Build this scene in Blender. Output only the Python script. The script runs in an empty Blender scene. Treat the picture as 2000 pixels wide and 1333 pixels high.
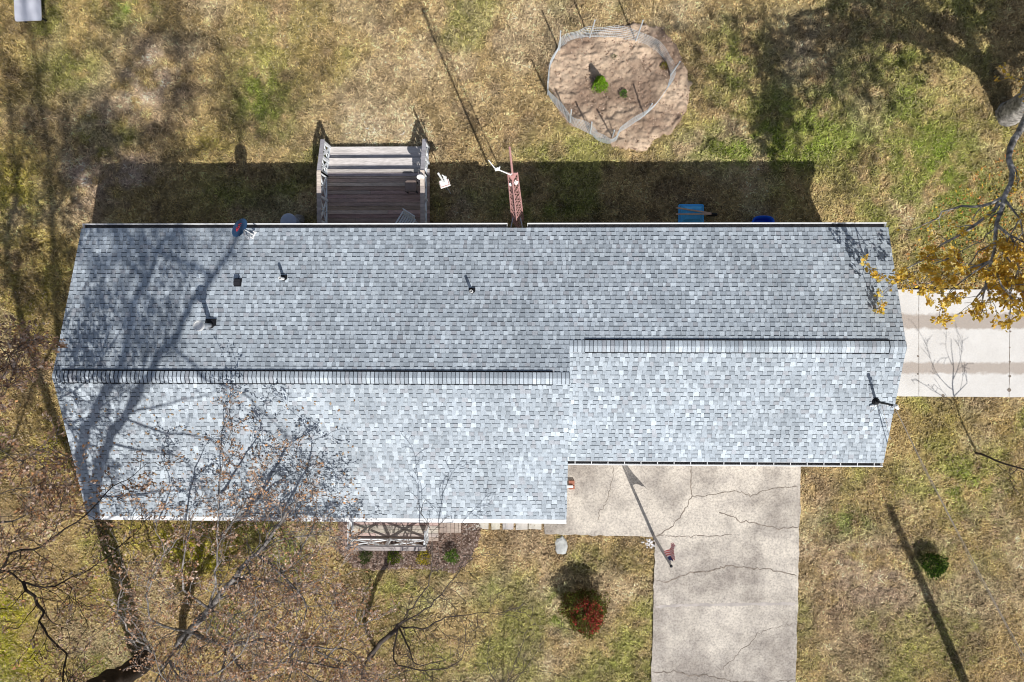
import bpy, math, random
import numpy as np
from mathutils import Vector, Matrix
random.seed(7); RS = np.random.RandomState(11)
scene = bpy.context.scene
COL = scene.collection

# ------------------------------------------------------------------ camera
FPX = 1334.0; CX = 1000.0; CY = 666.5; CAMH = 24.7767
def cam_rot(nx, ny, roll):
    n = np.array([nx-CX, CY-ny, -FPX]); n /= np.linalg.norm(n)
    t = np.array([0, 0, -1.0]); v = np.cross(n, t); c = n @ t
    K = np.array([[0, -v[2], v[1]], [v[2], 0, -v[0]], [-v[1], v[0], 0]])
    R = np.eye(3)+K+K@K/(1+c)
    cz, sz = math.cos(roll), math.sin(roll)
    return np.array([[cz, -sz, 0], [sz, cz, 0], [0, 0, 1]]) @ R
RC = cam_rot(1030.80, 622.82, 0.0021)
camd = bpy.data.cameras.new('camera'); cam = bpy.data.objects.new('camera', camd); COL.objects.link(cam)
camd.sensor_width = 36; camd.lens = 36*FPX/2000.0; camd.clip_start = 0.1; camd.clip_end = 2000
M4 = Matrix([[*map(float, RC[0]), 0], [*map(float, RC[1]), 0], [*map(float, RC[2]), CAMH], [0, 0, 0, 1]])
cam.matrix_world = M4
scene.camera = cam
def W(px, py, z=0.0):
    """point of the place seen at photo pixel (px, py), at height z"""
    d = RC @ np.array([px-CX, CY-py, -FPX]); t = (z-CAMH)/d[2]
    return np.array([d[0]*t, d[1]*t, z])

# ------------------------------------------------------------------ sky, sun, exposure
SH = np.array([-0.403, 0.909])             # shadow offset per metre of height
sundir = np.array([0.403, -0.909, 1.0]); sundir /= np.linalg.norm(sundir)
world = bpy.data.worlds.new('World'); scene.world = world; world.use_nodes = True
nt = world.node_tree; nt.nodes.clear()
sky = nt.nodes.new('ShaderNodeTexSky'); sky.sky_type = 'NISHITA'; sky.sun_disc = False
sky.sun_elevation = math.asin(sundir[2]); sky.sun_rotation = math.atan2(sundir[0], sundir[1])
bg = nt.nodes.new('ShaderNodeBackground'); bg.inputs['Strength'].default_value = 0.085
wo = nt.nodes.new('ShaderNodeOutputWorld')
hs = nt.nodes.new('ShaderNodeHueSaturation'); hs.inputs['Saturation'].default_value = 0.72; nt.links.new(sky.outputs[0], hs.inputs['Color']); nt.links.new(hs.outputs[0], bg.inputs[0]); nt.links.new(bg.outputs[0], wo.inputs[0])
sl = bpy.data.lights.new('sun', 'SUN'); sl.energy = 4.9; sl.angle = math.radians(0.5); sl.color = (1, 0.965, 0.91)
so = bpy.data.objects.new('sun', sl); COL.objects.link(so)
so.rotation_euler = Vector(sundir.tolist()).to_track_quat('Z', 'Y').to_euler()
so.location = (10, -20, 30)
scene.view_settings.view_transform = 'Standard'; scene.view_settings.look = 'None'
scene.view_settings.exposure = 0.05; scene.view_settings.gamma = 1; scene.cycles.filter_width = 1.05

# ------------------------------------------------------------------ helpers
def tagp(o, label=None, cat=None, group=None, kind=None):
    if label: o['label'] = label
    if cat: o['category'] = cat
    if group: o['group'] = group
    if kind: o['kind'] = kind
    return o
def thing(name, label, cat, loc=(0, 0, 0), rz=0, group=None):
    o = bpy.data.objects.new(name, None); COL.objects.link(o)
    o.location = [float(v) for v in loc]; o.rotation_euler = (0, 0, rz); o.empty_display_size = 0.2
    o['_z'] = 0; del o['_z']
    return tagp(o, label, cat, group)
def copy_tree(o, parent=None):
    c = o.copy(); COL.objects.link(c)
    if parent: c.parent = parent
    for ch in [x for x in COL.objects if x.parent == o]:
        copy_tree(ch, c)
    return c

class MB:
    """collects shapes, then links them as one mesh object"""
    def __init__(s): s.v = []; s.f = []; s.c = []; s.m = []
    def add(s, vs, fs, col=None, mat=0):
        b = len(s.v); s.v.extend([tuple(map(float, p)) for p in vs])
        for f in fs: s.f.append(tuple(b+i for i in f)); s.c.append(col); s.m.append(mat)
    def box(s, c, size, rz=0, rx=0, ry=0, col=None, mat=0):
        hx, hy, hz = [q/2 for q in size]
        P = [Vector((x, y, z)) for x in (-hx, hx) for y in (-hy, hy) for z in (-hz, hz)]
        R = Matrix.Rotation(rz, 3, 'Z') @ Matrix.Rotation(ry, 3, 'Y') @ Matrix.Rotation(rx, 3, 'X')
        P = [R @ p + Vector([float(q) for q in c]) for p in P]
        s.add(P, [(0, 1, 3, 2), (4, 6, 7, 5), (0, 4, 5, 1), (2, 3, 7, 6), (0, 2, 6, 4), (1, 5, 7, 3)], col, mat)
    def beam(s, a, b, w, h, col=None, up=(0, 0, 1), mat=0):
        """rectangular bar from a to b: w across, h along 'up'"""
        a = Vector([float(q) for q in a]); b = Vector([float(q) for q in b]); d = (b-a)
        if d.length < 1e-6: return
        d.normalize(); u = Vector(up); sd = d.cross(u)
        if sd.length < 1e-3: sd = d.cross(Vector((1, 0, 0)))
        sd.normalize(); u = sd.cross(d).normalized()
        P = [q + sd*(w/2*i) + u*(h/2*j) for q in (a, b) for i in (-1, 1) for j in (-1, 1)]
        s.add(P, [(0, 1, 3, 2), (4, 6, 7, 5), (0, 4, 5, 1), (2, 3, 7, 6), (0, 2, 6, 4), (1, 5, 7, 3)], col, mat)
    def tube(s, pts, rad, n=6, col=None, cap=True, mat=0):
        pts = [Vector([float(q) for q in p]) for p in pts]
        if not hasattr(rad, '__len__'): rad = [rad]*len(pts)
        b = len(s.v); prev = None
        for i, p in enumerate(pts):
            d = (pts[min(i+1, len(pts)-1)]-pts[max(i-1, 0)])
            d = d.normalized() if d.length > 1e-9 else Vector((0, 0, 1))
            if prev is None:
                a = d.cross(Vector((0, 0, 1)));
                if a.length < 0.05: a = d.cross(Vector((1, 0, 0)))
            else: a = prev - d*prev.dot(d)
            a.normalize(); prev = a; c = d.cross(a)
            for k in range(n):
                th = 2*math.pi*k/n
                q = p + a*(math.cos(th)*rad[i]) + c*(math.sin(th)*rad[i]); s.v.append((q.x, q.y, q.z))
        for i in range(len(pts)-1):
            for k in range(n):
                k2 = (k+1) % n
                s.f.append((b+i*n+k, b+i*n+k2, b+(i+1)*n+k2, b+(i+1)*n+k)); s.c.append(col); s.m.append(mat)
        if cap:
            s.f.append(tuple(b+k for k in range(n))[::-1]); s.c.append(col); s.m.append(mat)
            e = b+(len(pts)-1)*n
            s.f.append(tuple(e+k for k in range(n))); s.c.append(col); s.m.append(mat)
    def lathe(s, c, prof, n=24, col=None, mat=0, R=None):
        """prof: list of (radius, height)"""
        b = len(s.v); c = Vector([float(q) for q in c])
        for r, h in prof:
            for k in range(n):
                th = 2*math.pi*k/n; q = Vector((r*math.cos(th), r*math.sin(th), h))
                if R is not None: q = R @ q
                q = q+c; s.v.append((q.x, q.y, q.z))
        for i in range(len(prof)-1):
            for k in range(n):
                k2 = (k+1) % n
                s.f.append((b+i*n+k, b+i*n+k2, b+(i+1)*n+k2, b+(i+1)*n+k)); s.c.append(col); s.m.append(mat)
        s.f.append(tuple(b+k for k in range(n))[::-1]); s.c.append(col); s.m.append(mat)
        e = b+(len(prof)-1)*n; s.f.append(tuple(e+k for k in range(n))); s.c.append(col); s.m.append(mat)
    def build(s, name, mats, parent=None, smooth=False, off=None):
        me = bpy.data.meshes.new(name)
        v = s.v
        if off is not None: v = [(x-off[0], y-off[1], z-off[2]) for x, y, z in v]
        me.from_pydata(v, [], s.f)
        if not isinstance(mats, (list, tuple)): mats = [mats]
        for m in mats: me.materials.append(m)
        if any(s.m): me.polygons.foreach_set('material_index', s.m)
        if any(c is not None for c in s.c):
            ca = me.color_attributes.new('Col', 'FLOAT_COLOR', 'CORNER')
            arr = []
            for f, c in zip(s.f, s.c):
                c = c or (0.5, 0.5, 0.5); arr.extend((c[0], c[1], c[2], 1.0)*len(f))
            ca.data.foreach_set('color', arr)
        if smooth: me.polygons.foreach_set('use_smooth', [True]*len(me.polygons))
        me.update()
        o = bpy.data.objects.new(name, me); COL.objects.link(o)
        if parent is not None: o.parent = parent
        return o
def rawmesh(name, V, F, C, mat, parent=None, smooth=False):
    """V (n,3), F (m,k) same-size faces, C (m,3) face colours"""
    me = bpy.data.meshes.new(name); V = np.asarray(V, float); F = np.asarray(F, int); m, k = F.shape
    me.vertices.add(len(V)); me.vertices.foreach_set('co', V.ravel())
    me.loops.add(m*k); me.loops.foreach_set('vertex_index', F.ravel().astype(np.int32))
    me.polygons.add(m); me.polygons.foreach_set('loop_start', (np.arange(m)*k).astype(np.int32))
    me.polygons.foreach_set('loop_total', np.full(m, k, np.int32))
    me.update(calc_edges=True)
    if C is not None:
        ca = me.color_attributes.new('Col', 'FLOAT_COLOR', 'CORNER')
        c4 = np.ones((m*k, 4)); c4[:, :3] = np.repeat(C, k, axis=0); ca.data.foreach_set('color', c4.ravel())
    if smooth: me.polygons.foreach_set('use_smooth', [True]*m)
    me.materials.append(mat); me.validate()
    o = bpy.data.objects.new(name, me); COL.objects.link(o)
    if parent is not None: o.parent = parent
    return o

# ------------------------------------------------------------------ materials
def mat(name, col=(0.5, 0.5, 0.5), rough=0.8, attr=False, var=0.0, vscale=5.0, bump=0.0, bscale=40.0, metal=0.0,
        fine=0.0, fscale=60.0, spec=0.3, trans=0.0, stretch=None):
    m = bpy.data.materials.new(name); m.use_nodes = True; n = m.node_tree; N = n.nodes; L = n.links
    b = N['Principled BSDF']; b.inputs['Roughness'].default_value = rough; b.inputs['Metallic'].default_value = metal
    b.inputs['Specular IOR Level'].default_value = spec
    tc = N.new('ShaderNodeTexCoord'); vec = tc.outputs['Object']
    if stretch:
        mp = N.new('ShaderNodeMapping'); mp.inputs['Scale'].default_value = stretch; L.new(vec, mp.inputs[0]); vec = mp.outputs[0]
    if attr:
        a = N.new('ShaderNodeAttribute'); a.attribute_name = 'Col'; c = a.outputs['Color']
    else:
        r = N.new('ShaderNodeRGB'); r.outputs[0].default_value = (*col, 1); c = r.outputs[0]
    for amt, sc, det in ((var, vscale, 4), (fine, fscale, 3)):
        if amt > 0:
            no = N.new('ShaderNodeTexNoise'); no.inputs['Scale'].default_value = sc; no.inputs['Detail'].default_value = det
            L.new(vec, no.inputs['Vector'])
            mr = N.new('ShaderNodeMapRange'); mr.inputs['From Min'].default_value = 0.3; mr.inputs['From Max'].default_value = 0.7
            mr.inputs['To Min'].default_value = 1-amt; mr.inputs['To Max'].default_value = 1+amt
            L.new(no.outputs['Fac'], mr.inputs['Value'])
            mx = N.new('ShaderNodeVectorMath'); mx.operation = 'SCALE'; L.new(c, mx.inputs[0]); L.new(mr.outputs[0], mx.inputs['Scale'])
            c = mx.outputs[0]
    L.new(c, b.inputs['Base Color'])
    if bump > 0:
        no = N.new('ShaderNodeTexNoise'); no.inputs['Scale'].default_value = bscale; no.inputs['Detail'].default_value = 5
        L.new(vec, no.inputs['Vector'])
        bu = N.new('ShaderNodeBump'); bu.inputs['Strength'].default_value = 1.0; bu.inputs['Distance'].default_value = bump
        L.new(no.outputs['Fac'], bu.inputs['Height']); L.new(bu.outputs[0], b.inputs['Normal'])
    if trans > 0:
        out = N['Material Output']; tr = N.new('ShaderNodeBsdfTranslucent'); L.new(c, tr.inputs['Color'])
        ms = N.new('ShaderNodeMixShader'); ms.inputs[0].default_value = trans
        L.new(b.outputs[0], ms.inputs[1]); L.new(tr.outputs[0], ms.inputs[2]); L.new(ms.outputs[0], out.inputs[0])
    return m
MT = {}
MT['shingle'] = mat('asphalt shingle', attr=True, rough=0.92, var=0.13, vscale=0.7, fine=0.16, fscale=30, bump=0.002, bscale=160, spec=0.2)
MT['lawn'] = mat('lawn soil', attr=True, rough=1, var=0.25, vscale=3.0, fine=0.38, fscale=9, bump=0.09, bscale=6.0, spec=0.05)
MT['blade'] = mat('grass blades', attr=True, rough=0.9, spec=0.1, trans=0.2)
MT['leaf'] = mat('dry leaves', attr=True, rough=0.8, spec=0.15, trans=0.25)
MT['yleaf'] = mat('yellow leaves', attr=True, rough=0.7, spec=0.2, trans=0.42)
MT['dirt'] = mat('bare soil', attr=True, rough=1, var=0.16, vscale=2.2, fine=0.14, fscale=14, bump=0.05, bscale=7, spec=0.05)
MT['bark'] = mat('grey bark', (0.12, 0.10, 0.088), 0.95, var=0.45, vscale=3, fine=0.4, fscale=16, bump=0.02, bscale=22, spec=0.1)
MT['paint'] = mat('white paint', (0.78, 0.79, 0.80), 0.5, var=0.05, vscale=3)
MT['gutter'] = mat('white gutter metal', (0.80, 0.81, 0.82), 0.4, var=0.06, vscale=4)
MT['trough'] = mat('dark gutter bottom', (0.06, 0.058, 0.06), 0.8, var=0.3, vscale=8)  # very dark colour for the gutter floor
MT['latticepaint'] = mat('pale grey rail paint', (0.74, 0.77, 0.80), 0.6, var=0.1, vscale=6)
MT['siding'] = mat('vinyl siding', (0.62, 0.60, 0.55), 0.6, var=0.05, vscale=2)
MT['deck'] = mat('weathered deck boards', attr=True, rough=0.85, var=0.20, vscale=2.2, fine=0.22, fscale=12, stretch=(0.5, 5, 5), spec=0.15)
MT['black'] = mat('black rubber', (0.012, 0.012, 0.014), 0.6)
MT['darkmetal'] = mat('dark metal', (0.03, 0.03, 0.035), 0.5, metal=0.3)
MT['galv'] = mat('galvanised metal', (0.55, 0.57, 0.60), 0.35, metal=0.6, var=0.1)
MT['pvc'] = mat('white pvc', (0.82, 0.82, 0.81), 0.4)
MT['redoxide'] = mat('faded red oxide paint', (0.50, 0.27, 0.25), 0.7, var=0.15, vscale=6)
MT['wire'] = mat('galvanised wire', (0.60, 0.65, 0.68), 0.45, metal=0.2)
MT['brick'] = mat('red brick', (0.36, 0.15, 0.10), 0.9, var=0.2, vscale=8, bump=0.01)
MT['stone'] = mat('grey field stone', (0.42, 0.43, 0.42), 0.9, var=0.25, vscale=5, bump=0.03, bscale=8)
MT['navy'] = mat('dark dish face', (0.012, 0.04, 0.095), 0.45)
MT['dishred'] = mat('red lettering', (0.55, 0.03, 0.04), 0.6)
MT['blue'] = mat('bright blue plastic', (0.10, 0.50, 0.95), 0.4, var=0.12, vscale=4)
MT['deepblue'] = mat('deep blue plastic', (0.015, 0.13, 0.75), 0.4)
MT['handle'] = mat('bare wooden handle', (0.62, 0.42, 0.30), 0.7, var=0.15, vscale=10)
MT['greylid'] = mat('blue grey plastic', (0.42, 0.47, 0.60), 0.55, var=0.08)
MT['brownpad'] = mat('brown cushion fabric', (0.24, 0.185, 0.165), 0.9, var=0.2, vscale=5)
MT['glass'] = mat('window glass', (0.03, 0.04, 0.05), 0.08, spec=0.6)
MT['panel'] = mat('white panel', (0.56, 0.57, 0.64), 0.5, var=0.06, vscale=1.5)
MT['flagc'] = mat('flag cloth', attr=True, rough=0.8, trans=0.15)
MT['pole'] = mat('grey pole paint', (0.30, 0.29, 0.30), 0.55)
MT['cable'] = mat('aged service cable', (0.30, 0.26, 0.22), 0.7)

# ------------------------------------------------------------------ value noise for painting colour patches
def vnoise(x, y, sc, seed):
    x = np.asarray(x)*sc+100; y = np.asarray(y)*sc+100
    T = np.random.RandomState(seed).rand(256, 256)
    xi = np.floor(x).astype(int); yi = np.floor(y).astype(int); fx = x-xi; fy = y-yi
    fx = fx*fx*(3-2*fx); fy = fy*fy*(3-2*fy)
    g = lambda a, b: T[a % 256, b % 256]
    return (g(xi, yi)*(1-fx)+g(xi+1, yi)*fx)*(1-fy)+(g(xi, yi+1)*(1-fx)+g(xi+1, yi+1)*fx)*fy
def fbm(x, y, sc, seed, o=4):
    t = 0; a = 1; s = 0
    for i in range(o): t = t+a*vnoise(x, y, sc*2**i, seed+i); s += a; a *= 0.55
    return t/s

# ------------------------------------------------------------------ house dimensions (metres)
XL, XR, XM = -14.456, 11.346, 1.267
YB, YF, YG = 3.042-0.15, -6.611+0.13, -4.70+0.13      # shingle edges
ZE0 = 2.83; SL = 0.32
YC1, YC2 = (3.042-6.611)/2, (3.042-4.70)/2            # ridges
def zback(y): return ZE0+SL*(3.042-y)
ZR1, ZR2 = zback(YC1), zback(YC2)

# ------------------------------------------------------------------ lawn
CLS = {'tan': (0.485, 0.362, 0.19), 'green': (0.20, 0.26, 0.05), 'pink': (0.54, 0.415, 0.32), 'olive': (0.40, 0.30, 0.12),
       'light': (0.62, 0.50, 0.35), 'yellow': (0.40, 0.37, 0.045), 'brown': (0.25, 0.175, 0.11), 'deep': (0.09, 0.15, 0.035)}
BL = [ # px, py, rx, ry, class, weight
 (520,190,75,110,'green',.95),(250,12,60,40,'green',1),(560,40,120,60,'green',.3),(640,120,140,110,'olive',.5),
 (720,240,110,70,'light',.7),(900,120,130,100,'light',.35),(1180,30,130,60,'light',.3),(1330,30,90,50,'light',.5),
 (290,150,80,90,'pink',.9),(180,200,90,60,'pink',.7),(160,345,50,70,'pink',1),(90,90,40,70,'light',.5),(70,230,60,30,'pink',.9),
 (250,340,70,60,'pink',.9),(130,140,80,60,'green',.7),(60,150,90,120,'olive',.5),(30,380,60,90,'yellow',.6),
 (60,560,90,120,'yellow',.4),(420,280,50,30,'yellow',.5),(500,280,70,60,'brown',.4),(640,270,30,90,'brown',.2),
 (1480,290,160,40,'green',.9),(1620,200,120,120,'green',.55),(1850,310,110,90,'green',.8),(1700,330,60,60,'deep',.3),
 (1560,190,300,170,'green',.45),(1850,450,150,120,'green',.5),(1560,130,60,50,'pink',.6),(1700,200,50,50,'pink',.5),(1590,70,80,60,'pink',.5),(1430,110,50,70,'green',.5),(1760,180,60,120,'green',.5),(1700,440,80,60,'green',.4),
 (1650,20,60,30,'green',.4),(1880,400,120,60,'green',.6),(1980,260,50,60,'brown',.7),(1940,300,40,40,'pink',.3),
 (1030,400,120,40,'green',.6),(440,385,80,45,'green',.5),(700,380,80,50,'brown',.3),(1340,380,80,50,'brown',.6),(900,400,50,40,'pink',.6),
 (330,1045,120,35,'yellow',.8),(390,1090,90,50,'yellow',.9),(220,1170,80,60,'yellow',.6),(20,1200,50,60,'yellow',.9),
 (50,1290,70,50,'yellow',.9),(110,880,50,60,'yellow',.8),(330,1220,90,60,'pink',.4),(70,1000,100,100,'brown',.2),
 (560,1050,60,40,'green',.6),(780,1140,110,60,'green',.5),(700,1220,80,60,'olive',.6),(960,1150,50,50,'green',.5),
 (980,1240,60,60,'green',.35),(1000,1050,60,30,'brown',.5),(1060,1130,70,60,'pink',.5),(1100,1060,80,30,'brown',.6),
 (1090,1190,28,60,'green',.9),(1180,1280,90,50,'green',.45),(1200,1120,80,50,'brown',.5),(1060,1290,60,40,'pink',.5),
 (1650,1025,80,35,'green',1),(1590,1010,35,80,'pink',.4),(1700,1130,130,100,'pink',.75),(1660,1250,120,90,'brown',.55),
 (1590,1290,60,40,'green',.3),(1880,950,100,60,'green',.75),(1960,820,80,50,'olive',.5),(1850,820,80,40,'olive',.6),
 (1930,1080,70,100,'green',.3),(1890,1250,80,70,'brown',.35),(1760,960,40,30,'green',.4),(1820,1100,50,50,'green',.6),
 (1950,1180,80,80,'light',.3)]
BW = [(*W(a, b)[:2], rx/54, ry/54, c, w) for a, b, rx, ry, c, w in BL]
def lawncol(x, y, noisy=True):
    x = np.asarray(x, float); y = np.asarray(y, float); n = len(x)
    c = np.tile(np.array(CLS['tan']), (n, 1))
    left = np.clip((-9.5-x)/4, 0, 1)*0.5
    left = np.maximum(left, np.clip((-5-y)/2, 0, 1)*np.clip((-4-x)/4, 0, 1)*0.45)
    c += (np.array(CLS['olive'])-c)*left[:, None]
    rt = np.clip((x-11)/3, 0, 1)*np.clip((-1-y)/2, 0, 1)*0.35
    c += (np.array(CLS['olive'])-c)*rt[:, None]
    ns = fbm(x, y, 0.9, 31)
    g = np.clip((fbm(x, y, 0.45, 3)-0.52)*4, 0, 0.55); c += (np.array(CLS['green'])-c)*g[:, None]
    p = np.clip((fbm(x, y, 0.5, 57)-0.55)*4, 0, 0.5); c += (np.array(CLS['light'])-c)*p[:, None]
    n2 = fbm(x, y, 2.6, 131, 3); dk = np.clip((fbm(x, y, 1.7, 211, 3)-.56)*5, 0, .6); c += (np.array(CLS['brown'])-c)*dk[:, None]
    for bx, by, rx, ry, k, w in BW:
        d = ((x-bx)/rx)**2+((y-by)/ry)**2
        a = np.exp(-d*1.1)*w*np.clip(1.6*ns+3.4*(n2-.5)-.05, 0, 1.2); a = np.clip(a, 0, 1)
        c += (np.array(CLS[k])-c)*a[:, None]
    m = 0.20+0.8*fbm(x, y, 1.1, 77, 3)+0.9*fbm(x, y, 4.2, 87, 2)-.10*np.clip((-4-y)/2, 0, 1)*np.clip((-3-x)/3, 0, 1); c *= m[:, None]*0.99; g_ = c.mean(1, keepdims=True); c = np.clip(g_+(c-g_)*1.07, .01, 1)  # front left lawn lowered: browner ground plus twig shade put into the colour
    return c
def axis(lo, hi, st):
    a = list(np.arange(lo, hi+st/2, st)); s = st; v = lo; pre = []
    while v > -450: s *= 1.35; v -= s; pre.append(v)
    post = []; s = st; v = a[-1]
    while v < 450: s *= 1.35; v += s; post.append(v)
    return np.array(pre[::-1]+a+post)
gx = axis(-21.5, 20.5, 0.13); gy = axis(-14.5, 13.5, 0.13)
GX, GY = np.meshgrid(gx, gy, indexing='ij')
near = (np.abs(GX) < 23) & (np.abs(GY) < 16)
GZ = (fbm(GX.ravel(), GY.ravel(), 0.8, 5).reshape(GX.shape)-0.5)*0.07-0.035 + (vnoise(GX, GY, 4.0, 9)-0.5)*0.035*near
V = np.stack([GX.ravel(), GY.ravel(), GZ.ravel()], 1); nx_, ny_ = GX.shape
I = np.arange(nx_*ny_).reshape(nx_, ny_)
F = np.stack([I[:-1, :-1].ravel(), I[1:, :-1].ravel(), I[1:, 1:].ravel(), I[:-1, 1:].ravel()], 1)
vc = lawncol(V[:, 0], V[:, 1])
far = np.clip((np.maximum(np.abs(V[:, 0])-23, np.abs(V[:, 1])-16))/6, 0, 1)[:, None]; vc = vc*(1-far)+np.array([.30, .24, .125])*far
lawn = rawmesh('lawn', V, F, None, MT['lawn'], smooth=True)
ca = lawn.data.color_attributes.new('Col', 'FLOAT_COLOR', 'POINT')
c4 = np.ones((len(V), 4)); c4[:, :3] = vc*0.62; ca.data.foreach_set('color', c4.ravel())
tagp(lawn, kind='structure')

# ------------------------------------------------------------------ masks of paved and bare places
def pip(x, y, poly):
    x = np.asarray(x); y = np.asarray(y); ins = np.zeros(x.shape, bool); n = len(poly)
    for i in range(n):
        x1, y1 = poly[i][:2]; x2, y2 = poly[(i+1) % n][:2]
        if y1 == y2: continue
        c = ((y1 > y) != (y2 > y)) & (x < (x2-x1)*(y-y1)/(y2-y1)+x1); ins ^= c
    return ins
drive = [W(1063, 985), W(1064, 1043), W(1279, 1048), W(1272, 1333), W(1262, 1640), W(1550, 1640), W(1553, 1333), W(1562, 985), W(1562, 860), W(1063, 860)]
side = [W(1700, 566), W(2000, 566), W(2500, 565), W(2500, 779), W(2000, 776), W(1700, 774)]
DC = W(1205, 172); DR = [(1085,92),(1110,70),(1160,62),(1240,42),(1292,52),(1318,92),(1343,140),(1349,175),(1340,215),(1312,255),(1282,272),(1262,294),(1225,296),(1198,284),(1160,268),(1120,245),(1085,212),(1071,175),(1074,130)]
DR = [W(*p) for p in DR]
MU = [W(*p) for p in [(660,1010),(930,1012),(940,1030),(932,1060),(918,1095),(890,1118),(850,1112),(800,1110),(740,1112),(690,1108),(660,1075)]]
def blocked(x, y):
    b = pip(x, y, drive) | pip(x, y, side) | pip(x, y, DR)
    b |= (x > XL+0.4) & (x < XR-0.4) & (y < YB-0.4) & (y > YG+0.4)
    b |= (x > XL+0.4) & (x < XM-0.4) & (y < YG+0.5) & (y > YF+0.4)
    return b
# grass tufts
def tufts(n, seed):
    r = np.random.RandomState(seed)
    x = r.uniform(-20.5, 20, n); y = r.uniform(-14.2, 13.2, n)
    k = ~blocked(x, y) & ~(pip(x, y, MU)); x = x[k]; y = y[k]; n = len(x)
    return x, y, n, r
x, y, n, r = tufts(105000, 3)
nb = 5
X = np.repeat(x, nb)+r.normal(0, 0.03, n*nb); Y = np.repeat(y, nb)+r.normal(0, 0.03, n*nb); N_ = n*nb
th = r.uniform(0, 2*np.pi, N_); Ln = r.uniform(0.06, 0.15, N_); wd = r.uniform(0.008, 0.019, N_)
dx, dy = np.cos(th), np.sin(th); z0 = -0.03; h = r.uniform(0.015, 0.085, N_)
P0 = np.stack([X-dy*wd, Y+dx*wd, np.full(N_, z0)], 1); P1 = np.stack([X+dy*wd, Y-dx*wd, np.full(N_, z0)], 1)
mx, my = X+dx*Ln*0.55, Y+dy*Ln*0.55
P2 = np.stack([mx+dy*wd*.8, my-dx*wd*.8, z0+h], 1); P3 = np.stack([mx-dy*wd*.8, my+dx*wd*.8, z0+h], 1)
P4 = np.stack([X+dx*Ln, Y+dy*Ln, z0+h*0.75], 1)
VV = np.stack([P0, P1, P2, P3, P4], 1).reshape(-1, 3); b = np.arange(N_)*5
Fq = np.concatenate([np.stack([b, b+1, b+2], 1), np.stack([b, b+2, b+3], 1), np.stack([b+3, b+2, b+4], 1)])
cc = lawncol(x, y); cc = np.repeat(cc*r.uniform(.68, 1.3, (n, 1)), nb, 0)*r.uniform(0.65, 1.7, (N_, 1))*np.array([1, 1, 1])
dryf = r.rand(N_) < 0.35; cc[dryf] = cc[dryf]*0.6+np.array([0.50, 0.42, 0.28])*0.4*r.uniform(.7, 1.2, (dryf.sum(), 1))
cc = np.clip(cc, 0, 0.8)
tagp(rawmesh('grass', VV, Fq, np.concatenate([cc]*3), MT['blade']), 'short dry and green grass blades growing all over the lawn', 'grass', kind='stuff')

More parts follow.
